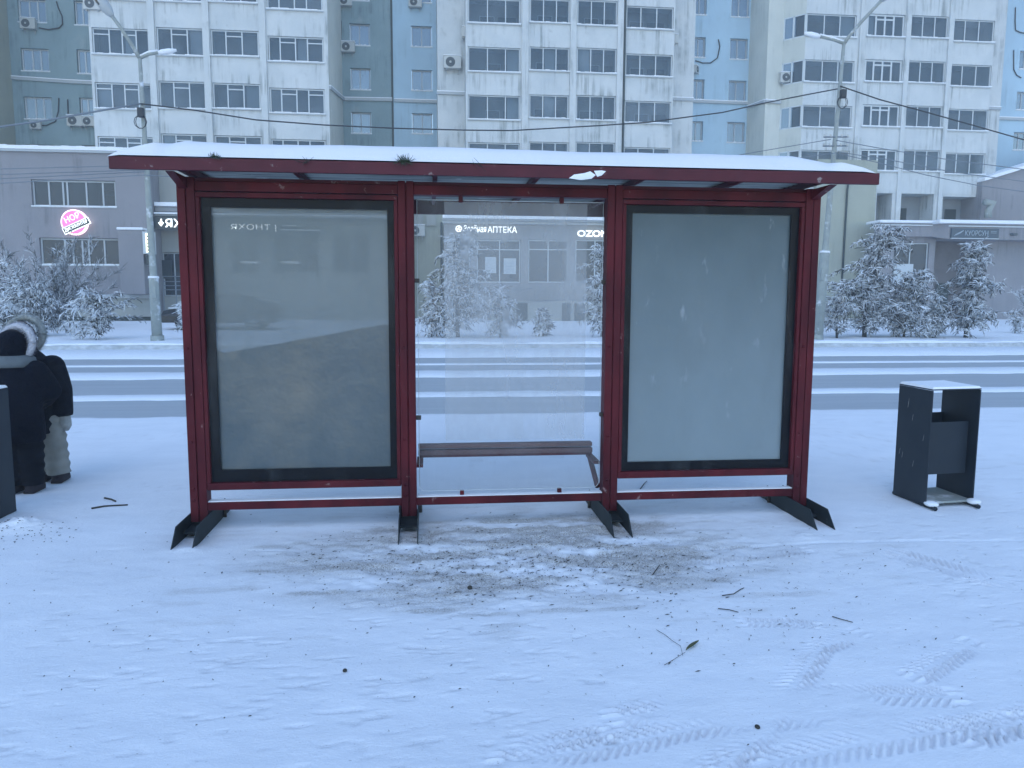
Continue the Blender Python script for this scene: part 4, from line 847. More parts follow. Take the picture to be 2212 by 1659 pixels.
# poster cases
def case(xa, xb, zb, zt_, ia, ib, iz0, iz1, left):
    c = MB(); w = .032; y0, y1 = Yp0+.006, Yp1-.006
    c.box(xa, xb, y0, y1, zb, zb+w*1.5).box(xa, xb, y0, y1, zt_-w, zt_).box(xa, xa+w*.8, y0+.001, y1, zb+w*1.5, zt_-w).box(xb-w*.8, xb, y0+.001, y1, zb+w*1.5, zt_-w)
    fr = c.build('poster_case', MT['red'], BS, bevel=.004)
    xa_, xb_, za, zt2 = xa+w*.8, xb-w*.8, zb+w*1.5, zt_-w
    d = MB(); yb = y0+.035
    d.box(xa_, ia, yb, yb+.012, za, zt2).box(ib, xb_, yb, yb+.012, za, zt2).box(ia, ib, yb, yb+.012, za, iz0).box(ia, ib, yb, yb+.012, iz1, zt2)
    d.build('black_border', MT['black'], fr)
    MB().add([(xa_, y0+.018, za), (xb_, y0+.018, za), (xb_, y0+.018, zt2), (xa_, y0+.018, zt2)], [(0, 1, 2, 3)]).build('glass_pane', MT['caseglass'], fr)
    if left:
        MB().add([(ia-.03, yb+.03, iz0-.03), (ib+.03, yb+.03, iz0-.03), (ib+.03, yb+.03, iz1+.03), (ia-.03, yb+.03, iz1+.03)], [(0, 1, 2, 3)]).build('milky_sheet', MT['milky'], fr)
        YY = yb+.02; edge_ = [W(u, v, YY) for u, v in ((462, 750), (468, 757), (485, 762), (530, 755), (576, 747), (700, 725), (829, 701), (842, 703))]
        top = [(min(max(x_, ia-.012), ib+.012), YY+.004*math.sin(i*2.1), z_) for i, (x_, z_) in enumerate(edge_)]; n = len(top); rows = 14; mb = MB(); vs = []
        for r_i in range(rows+1):
            t_ = r_i/rows
            for i, (x_, y_, z_) in enumerate(top):
                zz = z_+(iz0-.02-z_)*t_; vs.append((x_, YY+.004*math.sin(i*1.7+t_*2)*(1-t_)+.006*math.sin(x_*14+t_*3)*max(0, t_-.5), zz))
        mb.add(vs, [(r_i*n+i, (r_i+1)*n+i, (r_i+1)*n+i+1, r_i*n+i+1) for r_i in range(rows) for i in range(n-1)], 0, True)
        s = mb.build('slipped_sheet', MT['poster'], fr); sd = s.modifiers.new('s', 'SUBSURF'); sd.levels = 2; sd.render_levels = 2; sd.subdivision_type = 'SIMPLE'
    else:
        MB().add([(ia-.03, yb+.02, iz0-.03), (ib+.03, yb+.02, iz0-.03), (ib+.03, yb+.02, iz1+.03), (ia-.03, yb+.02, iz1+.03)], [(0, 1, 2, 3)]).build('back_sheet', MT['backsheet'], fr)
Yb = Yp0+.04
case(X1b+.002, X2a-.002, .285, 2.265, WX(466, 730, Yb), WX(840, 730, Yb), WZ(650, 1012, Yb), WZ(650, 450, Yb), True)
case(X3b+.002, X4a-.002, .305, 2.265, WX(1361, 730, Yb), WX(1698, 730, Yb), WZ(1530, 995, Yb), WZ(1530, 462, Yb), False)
# clear pane
gl = MB(); xa, xb = X2b+.02, X3a-.018; zb, zt_ = .235, 2.245; r = .04
pts = [(xa+r*(1-math.cos(a)), zb+r*(1-math.sin(a))) for a in (0, .5, 1.05, 1.57)]+[(xb-r*(1-math.cos(a)), zb+r*(1-math.sin(a))) for a in (1.57, 1.05, .5, 0)]+[(xb, zt_), (xa, zt_)]
n = len(pts); y0, y1 = 5.325, 5.333
gl.add([(x, y0, z) for x, z in pts], [tuple(range(n))])
g = gl.build('glass_pane', MT['clearglass'], BS)
MB().tube([(x, y0, z) for x, z in pts[:8]], .002, 5).tube([(xa, y0, zb+r), (xa, y0, zt_)], .002, 5).tube([(xb, y0, zb+r), (xb, y0, zt_)], .002, 5).tube([(xa, y0, zt_), (xb, y0, zt_)], .003, 5).build('glass_edge', MT['frame'], g)
fx0, fx1 = WX(961, 700, y0), WX(1265, 700, y0)
f_ = MB()
xsx = np.linspace(fx0, fx1, 30); zlo = WZ(1100, 950, y0)
f_.add([(fx0, y0-.002, zlo), (fx1, y0-.002, zlo), (fx1, y0-.002, zt_-.01), (fx0, y0-.002, zt_-.01)], [(0, 1, 2, 3)]); f_.build('frost_film', MT['frostglass'], g)
for u, v, vert in ((995, 428, 1), (1213, 431, 1), (998, 1068, 1), (1208, 1063, 1), (897, 606, 0), (1308, 609, 0), (901, 902, 0), (1303, 895, 0)):
    x, z = W(u, v, y0)
    if vert: MB().box(x-.014, x+.014, y0-.02, y0+.02, z-.03, z+.03).build('clamp', MT['red'], BS, bevel=.004)
    else: MB().box(x-.028, x+.028, y0-.02, y0+.02, z-.014, z+.014).build('clamp', MT['bolt'], BS, bevel=.004)
# roof
Yr0, Yr1, RX0, RX1 = 4.97, 6.72, WX(234, 345, 4.97), WX(1900, 387, 4.97)
RN0, RN1 = WX(372, 363, 5.0), WX(1786, 399, 5.0); RB0, RB1 = RN0-.03, RN1+.03
FZ0, FZ1 = WZ(1000, 380, 4.97), WZ(1000, 353.5, 4.97)
MB().box(RX0, RX1, Yr0, Yr0+.03, FZ0, FZ1).build('roof_fascia', MT['redtop'], BS, bevel=.003)
MB().box(RB0, RB1, Yr1, Yr1+.03, FZ0-.06, FZ1).build('roof_fascia', MT['redtop'], BS, bevel=.003)
for x in (RN0-.031, RN1+.001): MB().box(x, x+.03, Yr0+.032, Yr1-.001, FZ1-.045, FZ1-.001).build('roof_fascia', MT['redtop'], BS)
ZS = FZ1-.016; NY = 90; rf = MB(); vs = []
for i in range(NY+1):
    y = Yr0+.031+(Yr1-Yr0-.033)*i/NY; z = ZS+.006*math.sin(i*1.6); vs += [(RN0, y, z), (RN1, y, z)]
rf.add(vs, [(2*i, 2*i+2, 2*i+3, 2*i+1) for i in range(NY)], 0, True); rf.build('roof_sheet', MT['roofsheet'], BS)
for x in (-1.5, -.83, .05, .72, 1.42, 2.1, 2.66): MB().box(x-.015, x+.015, Yr0+.031, Yr1-.002, ZS-.045, ZS-.008).build('rib', MT['redtop'], BS)
# flanges
for x, y in ((RX0, RN0-.032), (RN1+.032, RX1)): MB().box(x+.002, y, Yr0+.031, Yr0+.16, FZ1-.012, FZ1-.002).build('roof_flange', MT['redtop'], BS)
for x in (X1a+.02, X4a+.03):     # cantilever brackets
    w = .05; MB().add([(x, Yr0+.04, FZ0-.001), (x+w, Yr0+.04, FZ0-.001), (x+w, Yp0, FZ0-.07), (x, Yp0, FZ0-.07), (x, Yr0+.04, FZ0+.0), (x+w, Yr0+.04, FZ0+.0), (x+w, Yp0, FZ0+.0), (x, Yp0, FZ0)], [(0, 3, 2, 1), (4, 5, 6, 7), (0, 1, 5, 4), (0, 4, 7, 3), (1, 2, 6, 5)]).build('bracket', MT['red'], BS)
    MB().box(x, x+w, Yp1, Yr1-.01, FZ0-.06, FZ0-.002).build('bracket', MT['red'], BS)
# snow layer: domed
nx, ny = 200, 44; sxs = np.linspace(RX0-.006, RX1-.02, nx); sys_ = np.linspace(Yr0-.004, Yr1+.02, ny); Xs, Ys = np.meshgrid(sxs, sys_)
Tn = (Ys-sys_[0])/(sys_[-1]-sys_[0]); dn = np.maximum(np.maximum(RB0-Xs, Xs-RB1), 0)
Yend = np.where(dn > 0, sys_[0]+.16+(sys_[-1]-sys_[0]-.16)*np.clip(1-dn/.06, 0, 1), sys_[-1])
ex = np.minimum((Xs-sxs[0])/.42, (sxs[-1]-Xs)/.55); ey = np.minimum((Ys-sys_[0])/.10, (sys_[-1]-Ys)/.25)
Hs = FZ1-.004+.108*np.clip(ex, 0, 1)**.75*np.clip(ey, 0, 1)**.6+.02*np.clip(ex, 0, 1)*np.clip(ey, 0, 1)*(fbm(Xs*2, Ys*2, 3, 7)-.5)
Hs += .010*np.clip(ex*6, 0, 1)
sn = grid_mesh('snow_layer', sxs, sys_, Hs, mottled('settled_snow', (.68, .70, .735), (.64, .665, .70), scale=1.5, rough=.8, bumps=.3, bscale=12, bdist=.02, spec=.1)); sn.parent = BS
cs = np.empty(nx*ny*3); sn.data.vertices.foreach_get('co', cs); cs = cs.reshape(-1, 3); cs[:, 1] = (sys_[0]+Tn*(Yend-sys_[0])).ravel(); sn.data.vertices.foreach_set('co', cs.ravel()); sn.data.update()
# ice lumps and peeled paint on fascia
def blob(pts, y, th, mt, name, parent):
    n = len(pts); vs = [(x, y, z) for x, z in pts]+[(sum(p[0] for p in pts)/n, y-th, sum(p[1] for p in pts)/n)]
    return MB().add(vs, [(i, (i+1) % n, n) for i in range(n)], 0, True).build(name, MT[mt], parent)
yb = Yr0-.002
for pix in ([(1229, 385), (1240, 377), (1262, 374), (1275, 370), (1287, 378), (1278, 386), (1255, 389)], [(1283, 369), (1300, 368), (1309, 370), (1300, 379), (1290, 382)]): blob([W(u, v, yb) for u, v in pix], yb, .012, 'snow', 'ice_patch', BS)
# skids: open channel feet
for xa, xb in ((X1a, X1b), (X2a, X2b), (X3a, X3b), (X4a, X4b)):
    m_ = MB(); L0, L1 = 4.87, 5.80; h = .125
    for x in (xa-.012, xb+.006):
        m_.add([(x, L0, 0.0), (x, L0+.12, h), (x, L1-.12, h), (x, L1, 0.0), (x+.006, L0, 0.0), (x+.006, L0+.12, h), (x+.006, L1-.12, h), (x+.006, L1, 0)],
               [(0, 1, 2, 3), (7, 6, 5, 4), (0, 4, 5, 1), (1, 5, 6, 2), (2, 6, 7, 3)])
    m_.box(xa-.005, xb+.005, L0+.26, L1-.26, .03, .045); m_.build('skid', MT['skid'], BS)
    for x in (xa-.022, xb+.022): MB().tube([(x, 5.62, .0), (x, 5.62, .05)], .012, 8).build('anchor_bolt', MT['bolt'], BS)
# bench
bz = WZ(1100, 957, 5.62)
MB().box(X2b+.01, X3a-.01, 5.60, 5.67, bz-.03, bz).build('bench_slat', MT['benchwood'], BS, bevel=.004)
MB().box(X2b+.01, X3a-.01, 5.585, 5.655, bz-.075, bz-.04).build('bench_slat', MT['benchwood'], BS, bevel=.004)
MB().box(X2b+.012, X3a-.012, 5.60, 5.66, bz-.095, bz-.077).build('bench_beam', MT['redtop'], BS)
for x, dx in ((X2b+.0, .0), (X3a-.045, .035)):
    MB().box(x, x+.045, 5.382, 5.66, bz-.12, bz-.098).build('bench_bracket', MT['red'], BS)
    MB().tube([(x+.022, 5.64, bz-.11), (x+.022+dx*.4, 5.40, .22)], .02, 8).build('bench_brace', MT['redtop'], BS) if dx else None
# greenery on the roof edge
def tuft(u, v, n, L, label, mt='needles', seed=1, bare=False):
    x, z = W(u, v, Yr0-.01); r = random.Random(seed); mb = MB()
    for i in range(n):
        a = r.uniform(-1.3, 1.3); l = L*r.uniform(.4, 1); d = Vector((math.sin(a), -.25-.2*r.random(), math.cos(a)*(.7 if r.random() < .7 else -.5))).normalized()
        p = Vector((x+r.uniform(-.03, .03), Yr0-.012, z)); mb.tube([p, p+d*l*.6+Vector((0, 0, -.002)), p+d*l+Vector((r.uniform(-.01, .01), 0, 0))], [.0018, .0014, .0008], 4)
    return tag(mb.build('evergreen_sprig', MT[mt]), label, 'plant')
tuft(873, 349, 90, .055, 'green needle sprig caught on the roof edge above the left case', seed=2); tuft(463, 339, 40, .035, 'small green sprig on the roof edge near the first post', seed=3)
tuft(655, 351, 14, .05, 'dry grass wisp on the roof edge above the left poster case', 'stick', 4); tuft(1033, 358, 6, .07, 'single dry stalk on the roof edge above the clear glass', 'stick', 5)
# ------------------------------------------------------------------ bins
def litter_bin(name, corners, H, label, liner=True):
    r = empty(name, (0, 0, 0), label, 'litter bin', 'box-shaped steel litter bins'); (x0, y0), (x1, y1), (xf0, yf0), (xf1, yf1) = corners; t_ = .008
    for (a, b, c, d, s_) in ((x0, y0, xf0, yf0, 1), (x1, y1, xf1, yf1, -1)):
        vs = [(a, b, .035), (c, d, .02), (c, d, H), (a, b, H)]; vs += [(p[0]+t_*s_, p[1], p[2]) for p in vs]
        MB().add(vs, [(0, 1, 2, 3), (7, 6, 5, 4), (0, 3, 7, 4), (1, 5, 6, 2), (3, 2, 6, 7), (0, 4, 5, 1)]).build('side_panel', MT['bin'], r)
    MB().add([(x0, y0, H+.003), (x1, y1, H+.003), (xf1, yf1, H+.003), (xf0, yf0, H+.003), (x0, y0, H+.012), (x1, y1, H+.012), (xf1, yf1, H+.012), (xf0, yf0, H+.012)], [(0, 3, 2, 1), (4, 5, 6, 7), (0, 1, 5, 4), (1, 2, 6, 5), (2, 3, 7, 6), (3, 0, 4, 7)]).build('top_plate', MT['bin'], r)
    MB().add([(x0, y0, H+.0125), (x1, y1, H+.0125), (xf1, yf1, H+.0125), (xf0, yf0, H+.0125), (x0+.01, y0+.01, H+.028), (x1-.01, y1+.01, H+.028), (xf1-.01, yf1-.01, H+.03), (xf0+.01, yf0-.01, H+.03)], [(4, 5, 6, 7), (0, 1, 5, 4), (1, 2, 6, 5), (2, 3, 7, 6), (3, 0, 4, 7)]).build('snow_layer', MT['snow'], r)
    def L(s, t2): return (x0*(1-s)+x1*s)*(1-t2)+(xf0*(1-s)+xf1*s)*t2, (y0*(1-s)+y1*s)*(1-t2)+(yf0*(1-s)+yf1*s)*t2
    z0, z1 = H*.27, H*.72; m_ = MB()
    P_ = [L(.03, .18), L(.93, .18), L(.93, .88), L(.03, .88)]
    vs = [(x, y, z0) for x, y in P_]+[(x, y, z1 if i < 2 else z1+.03) for i, (x, y) in enumerate(P_)]; m_.add(vs, [(0, 3, 2, 1), (0, 1, 5, 4), (1, 2, 6, 5), (2, 3, 7, 6), (3, 0, 4, 7)])
    P2 = [L(.05, .21), L(.90, .21), L(.90, .85), L(.05, .85)]; m_.add([(x, y, z0+.02) for x, y in P2]+[(x, y, z1+.0) for x, y in P2], [(0, 1, 2, 3), (0, 4, 5, 1), (1, 5, 6, 2), (2, 6, 7, 3), (3, 7, 4, 0)])
    m_.build('inner_bin', MT['bin'], r)
    P3 = [L(0.02, .02), L(.98, .02), L(.98, .98), L(.02, .98)]
    MB().add([(x, y, .03) for x, y in P3]+[(x, y, .045) for x, y in P3], [(0, 3, 2, 1), (4, 5, 6, 7), (0, 1, 5, 4), (1, 2, 6, 5), (2, 3, 7, 6), (3, 0, 4, 7)]).build('base_plate', MT['concrete'], r)
    for s in (.06, .94):
        a, b = L(s, -.22), L(s, 1.06); MB().tube([(a[0], a[1], .017), (b[0], b[1], .017)], .016, 8).build('skid_bar', MT['bin'], r)
        mm = L(s, -.05); MB().ball((mm[0]+.01, mm[1], .04), (.05, .06, .022), 10, 6).build('snow_lump', MT['snow'], r)
    sc_ = MB(); rr = random.Random(len(label))
    for i in range(7):
        t2 = rr.uniform(.1, .9); a, b = L(0, t2); z = rr.uniform(.1, H-.1); sc_.add([(a-.0015, b, z), (a-.0015, b-.004, z+.004), (a-.0015, b-.012, z+.05), (a-.0015, b-.010, z+.052)], [(0, 1, 2, 3)])
    sc_.build('scratch', MT['siding'], r)
    return r
litter_bin('litter_bin', ((3.765, 5.36), (4.19, 5.40), (3.75, 5.75), (4.18, 5.82)), .905, 'open-sided dark steel litter bin standing alone right of the shelter')
xr, yr_ = G(36, 1108); litter_bin('litter_bin', ((xr-.46, yr_-.42), (xr-.012, yr_-.42), (xr-.45, yr_), (xr, yr_)), .92, 'dark steel litter bin cut off by the left edge, in front of the two people')
# ------------------------------------------------------------------ people
def remesh(o, v=.016, smooth=4):
    m_ = o.modifiers.new('r', 'REMESH'); m_.mode = 'VOXEL'; m_.voxel_size = v; m_.use_smooth_shade = True
    s_ = o.modifiers.new('s', 'SMOOTH'); s_.iterations = smooth; s_.factor = .5; return o
def fur(name, c, R, tubeR, tilt, rz, mt, parent, seed, arc=(0, 360), sq=1.):
    """ring of fur around the hood opening; many fine tapering hairs"""
    mb = MB(); r = random.Random(seed); Rm = Matrix.Rotation(rz, 3, 'Z') @ Matrix.Rotation(tilt, 3, 'X')
    ring = []
    for i in range(37):
        a = math.radians(arc[0]+(arc[1]-arc[0])*i/36); ring.append(Vector(c)+Rm @ Vector((R*math.cos(a)*sq, 0, R*math.sin(a))))
    mb.tube(ring, tubeR*.8, 10)
    for i in range(2600):
        a = math.radians(r.uniform(*arc)); b = r.uniform(0, 6.28); ctr = Vector((R*math.cos(a)*sq, 0, R*math.sin(a))); rad = Vector((math.cos(a), 0, math.sin(a)))
        d = (rad*math.cos(b)+Vector((0, 1, 0))*math.sin(b)); p = ctr+d*tubeR*.7; e = d+Vector((r.gauss(0, .35), r.gauss(0, .35), r.gauss(0, .35)-.15)); L = tubeR*r.uniform(.5, .95)
        s_ = e.cross(Vector((.3, .5, .8))).normalized()*.0022
        p0, p1 = Vector(c)+Rm @ (p-s_), Vector(c)+Rm @ (p+s_); q_ = Vector(c)+Rm @ (p+e.normalized()*L)
        mb.add([p0, p1, q_], [(0, 1, 2)], 0, True)
    return mb.build(name, MT[mt], parent)
def person(loc, rz, label, H, lean, coatm, trm, bootm, coat_hem, arm_r, stance, furm, collar, mitt, seed, sh=None, ring=(.15, -14)):
    root_mb = MB(); k = H/1.42
    hx, hy, hz = lean[0], lean[1], H-.13*k
    # body: one continuous remeshed figure
    root_mb.loft([(0, 0, .45*k, .12*k, .09*k), (0, 0, .62*k, .13*k, .10*k), (hx*.3, hy*.3, .85*k, .13*k, .09*k), (hx*.6, hy*.5, 1.05*k, .15*k, .09*k), (hx*.75, hy*.7, 1.13*k, .08*k, .07*k)])
    root_mb.tube([(hx*.75, hy*.7, 1.1*k), (hx*.9, hy*.9, hz-.06)], [.055*k, .05*k], 12); root_mb.ball((hx, hy, hz), (.078*k, .092*k, .105*k), 18, 12)
    root_mb.ball((hx, hy+.095*k, hz-.01), (.013, .022, .02), 8, 6); root_mb.ball((hx, hy+.082*k, hz-.05), (.028, .014, .009), 8, 6)
    for s_ in (-1, 1): root_mb.ball((hx+s_*.08*k, hy, hz-.01), (.012, .02, .03), 8, 6)
    for s_, st in zip((-1, 1), stance):
        root_mb.tube([(s_*.07*k, 0, .52*k), (st[0]*.95, st[1]*.6, .30*k), (st[0], st[1], .07*k)], [.075*k, .055*k, .038*k], 12)
        root_mb.ball((st[0], st[1]+.05*k, .045*k), (.04*k, .10*k, .035*k), 12, 8)
    A = arm_r; S = [(s_*.17*k+hx*.6, hy*.5, 1.04*k) for s_ in (-1, 1)]
    if sh: S[1] = sh
    arms = [[S[0], (S[0][0]-.06*k, .04, .82*k), (S[0][0]-.02*k, .12, .64*k)], [S[1]]+A]
    for a in arms:
        root_mb.tube(a, [.05*k, .04*k, .03*k], 10); e = Vector(a[-1]); d = (e-Vector(a[-2])).normalized()
        root_mb.ball(e+d*.045*k, (.028*k, .022*k, .04*k), 10, 8)
        for j in range(4): root_mb.tube([e+d*.07*k+Vector(((j-1.5)*.014, .004*j, 0)), e+d*(.10+.008*(1.5-abs(j-1.5)))*k+Vector(((j-1.5)*.016, .01, 0)), e+d*(.125+.008*(1.5-abs(j-1.5)))*k+Vector(((j-1.5)*.015, .022, 0))], [.009, .008, .006], 6)
        root_mb.tube([e+d*.03*k+Vector((-.02, .01, 0)), e+d*.07*k+Vector((-.045, .02, 0))], [.01, .008], 6)
    P = root_mb.build('person', MT['skin']); remesh(P, .010, 2); P.location = loc; P.rotation_euler = (0, 0, rz); tag(P, label, 'person')
    ey = MB(); [ey.ball((hx+s_*.03*k, hy+.082*k, hz+.005), .011, 8, 6) for s_ in (-1, 1)]; ey.build('eyes', MT['hairdark'], P)
    MB().ball((hx, hy-.012, hz+.02), (.088*k, .095*k, .10*k), 18, 12).build('hair', MT['hairdark'], P)
    c = MB(); w = 1.0
    c.loft([(0, 0, coat_hem, (.205 if collar else .165)*k, .165*k), (0, 0, coat_hem+.14*k, (.21 if collar else .17)*k, .165*k), (hx*.15, hy*.2, .78*k, (.195 if collar else .175)*k, .155*k), (hx*.3, hy*.45, .93*k, .20*k, .155*k), (hx*.5, hy*.6, 1.04*k, .18*k, .14*k), (hx*.72, hy*.75, 1.13*k, .12*k, .11*k), (hx*.85, hy*.85, 1.18*k, .07*k, .07*k)], 28)
    for a in arms: c.tube([a[0]]+[tuple(Vector(a[0]).lerp(Vector(a[1]), .5))]+a[1:], [.105*k, .102*k, .092*k, .072*k], 16); c.ball(a[0], .108*k)
    remesh(c.build('coat', MT[coatm], P), .018, 5)
    t = MB()
    for s_, st in zip((-1, 1), stance):
        n = 13; pts = []; rs = []
        for i in range(n+1):
            f = i/n; z = (.60-.53*f)*k; x = s_*.085*k*(1-f)+st[0]*f; pts.append((x, st[1]*f, z)); rs.append((.108-.018*f+(.011 if i % 2 else -.006))*k)
        t.tube(pts, rs, 16)
    remesh(t.build('trousers', MT[trm], P), .012, 2)
    for st in stance:
        b = MB().loft([(st[0], st[1]-.01, .10*k, .062*k, .065*k), (st[0], st[1], .05*k, .062*k, .085*k)]); b.ball((st[0], st[1]+.035*k, .042*k), (.062*k, .135*k, .045*k), 16, 10)
        b.box(st[0]-.05*k, st[0]+.05*k, st[1]-.08*k, st[1]+.14*k, .0, .02); remesh(b.build('boot', MT[bootm], P), .012, 4)
    # hood, collar, fur
    h = MB(); h.ball((hx, hy-.03, hz-.012), (.118*k, .135*k, .128*k), 22, 14); h.loft([(hx*.9, hy*.9-.01, hz-.16*k, .12*k, .115*k), (hx, hy-.02, hz-.04*k, .122*k, .125*k)], 22)
    remesh(h.build('hood', MT[coatm], P), .014, 5)
    fur('fur_trim', (hx+.012, hy+.03, hz-.005), ring[0]*k, .036*k, math.radians(-10), math.radians(ring[1]), furm, P, seed, sq=1.)
    if collar: MB().loft([(hx*.8, hy*.8-.01, 1.09*k, .165*k, .14*k), (hx*.82, hy*.82-.01, 1.115*k, .178*k, .15*k), (hx*.88, hy*.9-.01, 1.165*k, .17*k, .145*k), (hx*.95, hy*.95-.01, 1.19*k, .13*k, .125*k)], 26).build('collar', MT['scarf'], P)
    for a in arms:
        e = Vector(a[-1]); d = (e-Vector(a[-2])).normalized(); m_ = MB(); m_.tube([e-d*.03, e+d*.03*k, e+d*.09*k, e+d*.135*k], [.045*k, .05*k, .05*k, .022*k], 14)
        m_.tube([e+d*.01*k+Vector((-.02, .02, 0)), e+d*.08*k+Vector((-.052*k, .03, 0))], [.022*k, .017*k], 8); remesh(m_.build('mitten', MT[mitt], P), .010, 3)
    return P
gxA, gyA = G(50, 1064); person((gxA+.01, gyA, 0), math.radians(4), 'person in a long navy coat with white fur hood trim, seen from behind', WZ(48, 700, gyA)-.01, (-.01, .07), 'coat', 'trousers', 'boot', .44, [(.26, .08, .80), (.20, .20, .66)], [(-.07, 0), (.075, .0)], 'fur', True, 'coat', 1) if 0 else None
HA = WZ(48, 703, gyA+.05); kA = HA/1.42
person((gxA+.0, gyA, 0), math.radians(0), 'person in a long navy coat with white fur hood trim, standing behind the left bin', HA-.02, (-.03, .06), 'coat', 'trousers', 'boot', .42, [(.215, .10, .82), (.10, .22, .72)], [(-.075, 0), (.07, .02)], 'fur', True, 'coat', 1)
gxB, gyB = G(113, 1040); HB = WZ(62, 683, gyB)
person((gxB-.075, gyB, 0), math.radians(4), 'person in a dark jacket, khaki padded trousers and one pale mitten, bending left', HB-.03, (-.13, .10), 'coatb', 'khaki', 'boot', .43, [(.195, -.02, .79), (.205, -.01, .57)], [(-.01, .06), (.14, -.02)], 'greyfur', False, 'mitten', 4, sh=(.115, .04, .985), ring=(.155, -8))
# ------------------------------------------------------------------ car
YCAR = 32.
cx0 = WX(348, 700, YCAR); r = empty('parked_car', (0, 0, 0), 'black parked car with snow on its bonnet, mostly hidden behind the left shelter post', 'car')
zg = farz(YCAR)+.0
prof = [(0, .30), (-.02, .58), (.10, .78), (1.05, .95), (1.75, 1.32), (2.2, 1.43), (3.0, 1.42), (3.7, 1.12), (4.35, 1.02), (4.45, .75), (4.4, .3)]
def carloft(ps, y0, y1, ins):
    n = len(ps); vs = [(cx0+x, YCAR+y0+(ins if z > .9 else 0), zg+z) for x, z in ps]+[(cx0+x, YCAR+y1-(ins if z > .9 else 0), zg+z) for x, z in ps]
    return MB().add(vs, [tuple(range(n)), tuple(range(2*n-1, n-1, -1))]+[(i, n+i, n+(i+1) % n, (i+1) % n) for i in range(n)], 0)
carloft(prof, 0, 1.75, .22).build('body', MT['carpaint'], r, bevel=.04)
for x in (.85, 3.55):
    for y in (-.03, 1.60):
        w_ = MB(); n = 24; w_.tube([(cx0+x, YCAR+y, zg+.32), (cx0+x, YCAR+y+.18, zg+.32)], .32, 24); ww = w_.build('wheel', MT['tyre'], r)
        hb = MB().tube([(cx0+x, YCAR+y-.012, zg+.32), (cx0+x, YCAR+y-.001, zg+.32)], .2, 20)
        hb.build('rim', MT['alloy'], ww)
for y in (.08, 1.32): MB().ball((cx0+.12, YCAR+y+.16, zg+.62), (.12, .17, .07), 12, 8).build('headlight', MT['lamp'], r)
MB().add([(cx0+1.3, YCAR+.2, zg+.95), (cx0+2.1, YCAR+.2, zg+.95), (cx0+2.1, YCAR+.215, zg+1.34), (cx0+1.8, YCAR+.215, zg+1.30)], [(0, 1, 2, 3)]).add([(cx0+2.2, YCAR+.2, zg+.95), (cx0+3.5, YCAR+.2, zg+.95), (cx0+3.0, YCAR+.215, zg+1.34), (cx0+2.2, YCAR+.215, zg+1.34)], [(0, 1, 2, 3)]).build('side_window', MT['pane'], r)
MB().box(cx0+.2, cx0+1.0, YCAR+.3, YCAR+1.4, zg+.86, zg+.9).build('snow_patch', MT['snow'], r)
# ------------------------------------------------------------------ snowy trees and shrubs
def tree(base, H, spread, label, seed, kind='pine', nb=60, lean=(0, 0), name='snowy_tree', group='snow-laden young trees along the far pavement', dark=False, twl=.30, low=.06, tr=.011, top=1.0):
    r = random.Random(seed); x0, y0 = base; z0 = farz(y0)-.03; root = empty(name, (x0, y0, z0), label, 'tree', group)
    tm = MB(); cm = MB(); V = Vector
    if kind == 'pine':
        tp = [V((lean[0]*t_*t_+.05*math.sin(t_*5+seed), lean[1]*t_, H*t_)) for t_ in [i/8 for i in range(9)]]; tm.tube(tp, [.055*(1-.85*i/8)*H/2.5 for i in range(9)], 7)
        starts = []
        for i in range(nb):
            t_ = low+(1-low)*(i/nb)**.9*top; f = t_*8; j = min(int(f), 7); p = tp[j].lerp(tp[j+1], f-j); az = r.uniform(0, 6.283)
            L = (spread*(1-.62*t_**1.6)*(r.uniform(.2, 1.15) if r.random() < .75 else r.uniform(.9, 1.35))*(.75+.4*math.sin(az*2+seed))+.10); starts.append((p, az, L, r.uniform(.2, 1.0), r.uniform(.7, 1.5)))
    else:
        starts = []
        for i in range(nb):
            az = r.uniform(0, 6.283); L = H*r.uniform(.55, 1.05); starts.append((V((r.gauss(0, .08), r.gauss(0, .08), 0)), az, L, r.uniform(.75, 1.45), .35))
        tm.tube([(0, 0, 0), (.02, 0, .25)], [.06, .04], 6)
    for (p, az, L, el, droop) in starts:
        n = 7; pts = [p.copy()]; d = V((math.cos(az)*math.cos(el)*(1 if kind == 'pine' else spread/H*1.3), math.sin(az)*math.cos(el)*(1 if kind == 'pine' else spread/H*1.3), math.sin(el))).normalized()
        for i in range(n):
            d = (d+V((r.gauss(0, .1), r.gauss(0, .1), r.gauss(0, .06)-droop*.24*(i/n+.2)))).normalized(); pts.append(pts[-1]+d*L/n)
        pts = [q if q.z > .02 else V((q.x, q.y, .02+.03*r.random())) for q in pts]
        cm.tube(pts, [max(.02*(1-i/n), .006)*(1 if kind == 'pine' else .8) for i in range(n+1)], 4, 0, False, False)
        nt = int(L/(.034 if kind == 'pine' else .05))+3
        for q in range(nt):
            f = r.uniform(.12, 1)*n; j = min(int(f), n-1); s_ = pts[j].lerp(pts[j+1], f-j); dd_ = (pts[j+1]-pts[j]).normalized()
            if kind == 'pine': e = (dd_*.5+V((r.gauss(0, .6), r.gauss(0, .6), r.gauss(-.25, .45)))).normalized(); l = twl*r.uniform(.35, 1)
            else: e = (dd_*.8+V((r.gauss(0, .5), r.gauss(0, .5), r.gauss(.15, .4)))).normalized(); l = twl*r.uniform(.4, 1.2)
            m1 = s_+e*l*.5; e2 = (e+V((r.gauss(0, .3), r.gauss(0, .3), -.35 if kind == 'pine' else -.05))).normalized(); m2 = m1+e2*l*.5
            if m2.z < .02: m2.z = .02
            rr = tr*r.uniform(.7, 1.5); cm.tube([s_, m1, m2], [rr*.7, rr, rr*.5], 3, 0, False, False)
    tm.build('trunk', MT['stick'], root); cm.build('crown', MT['twigdark' if dark else 'twig'], root); return root
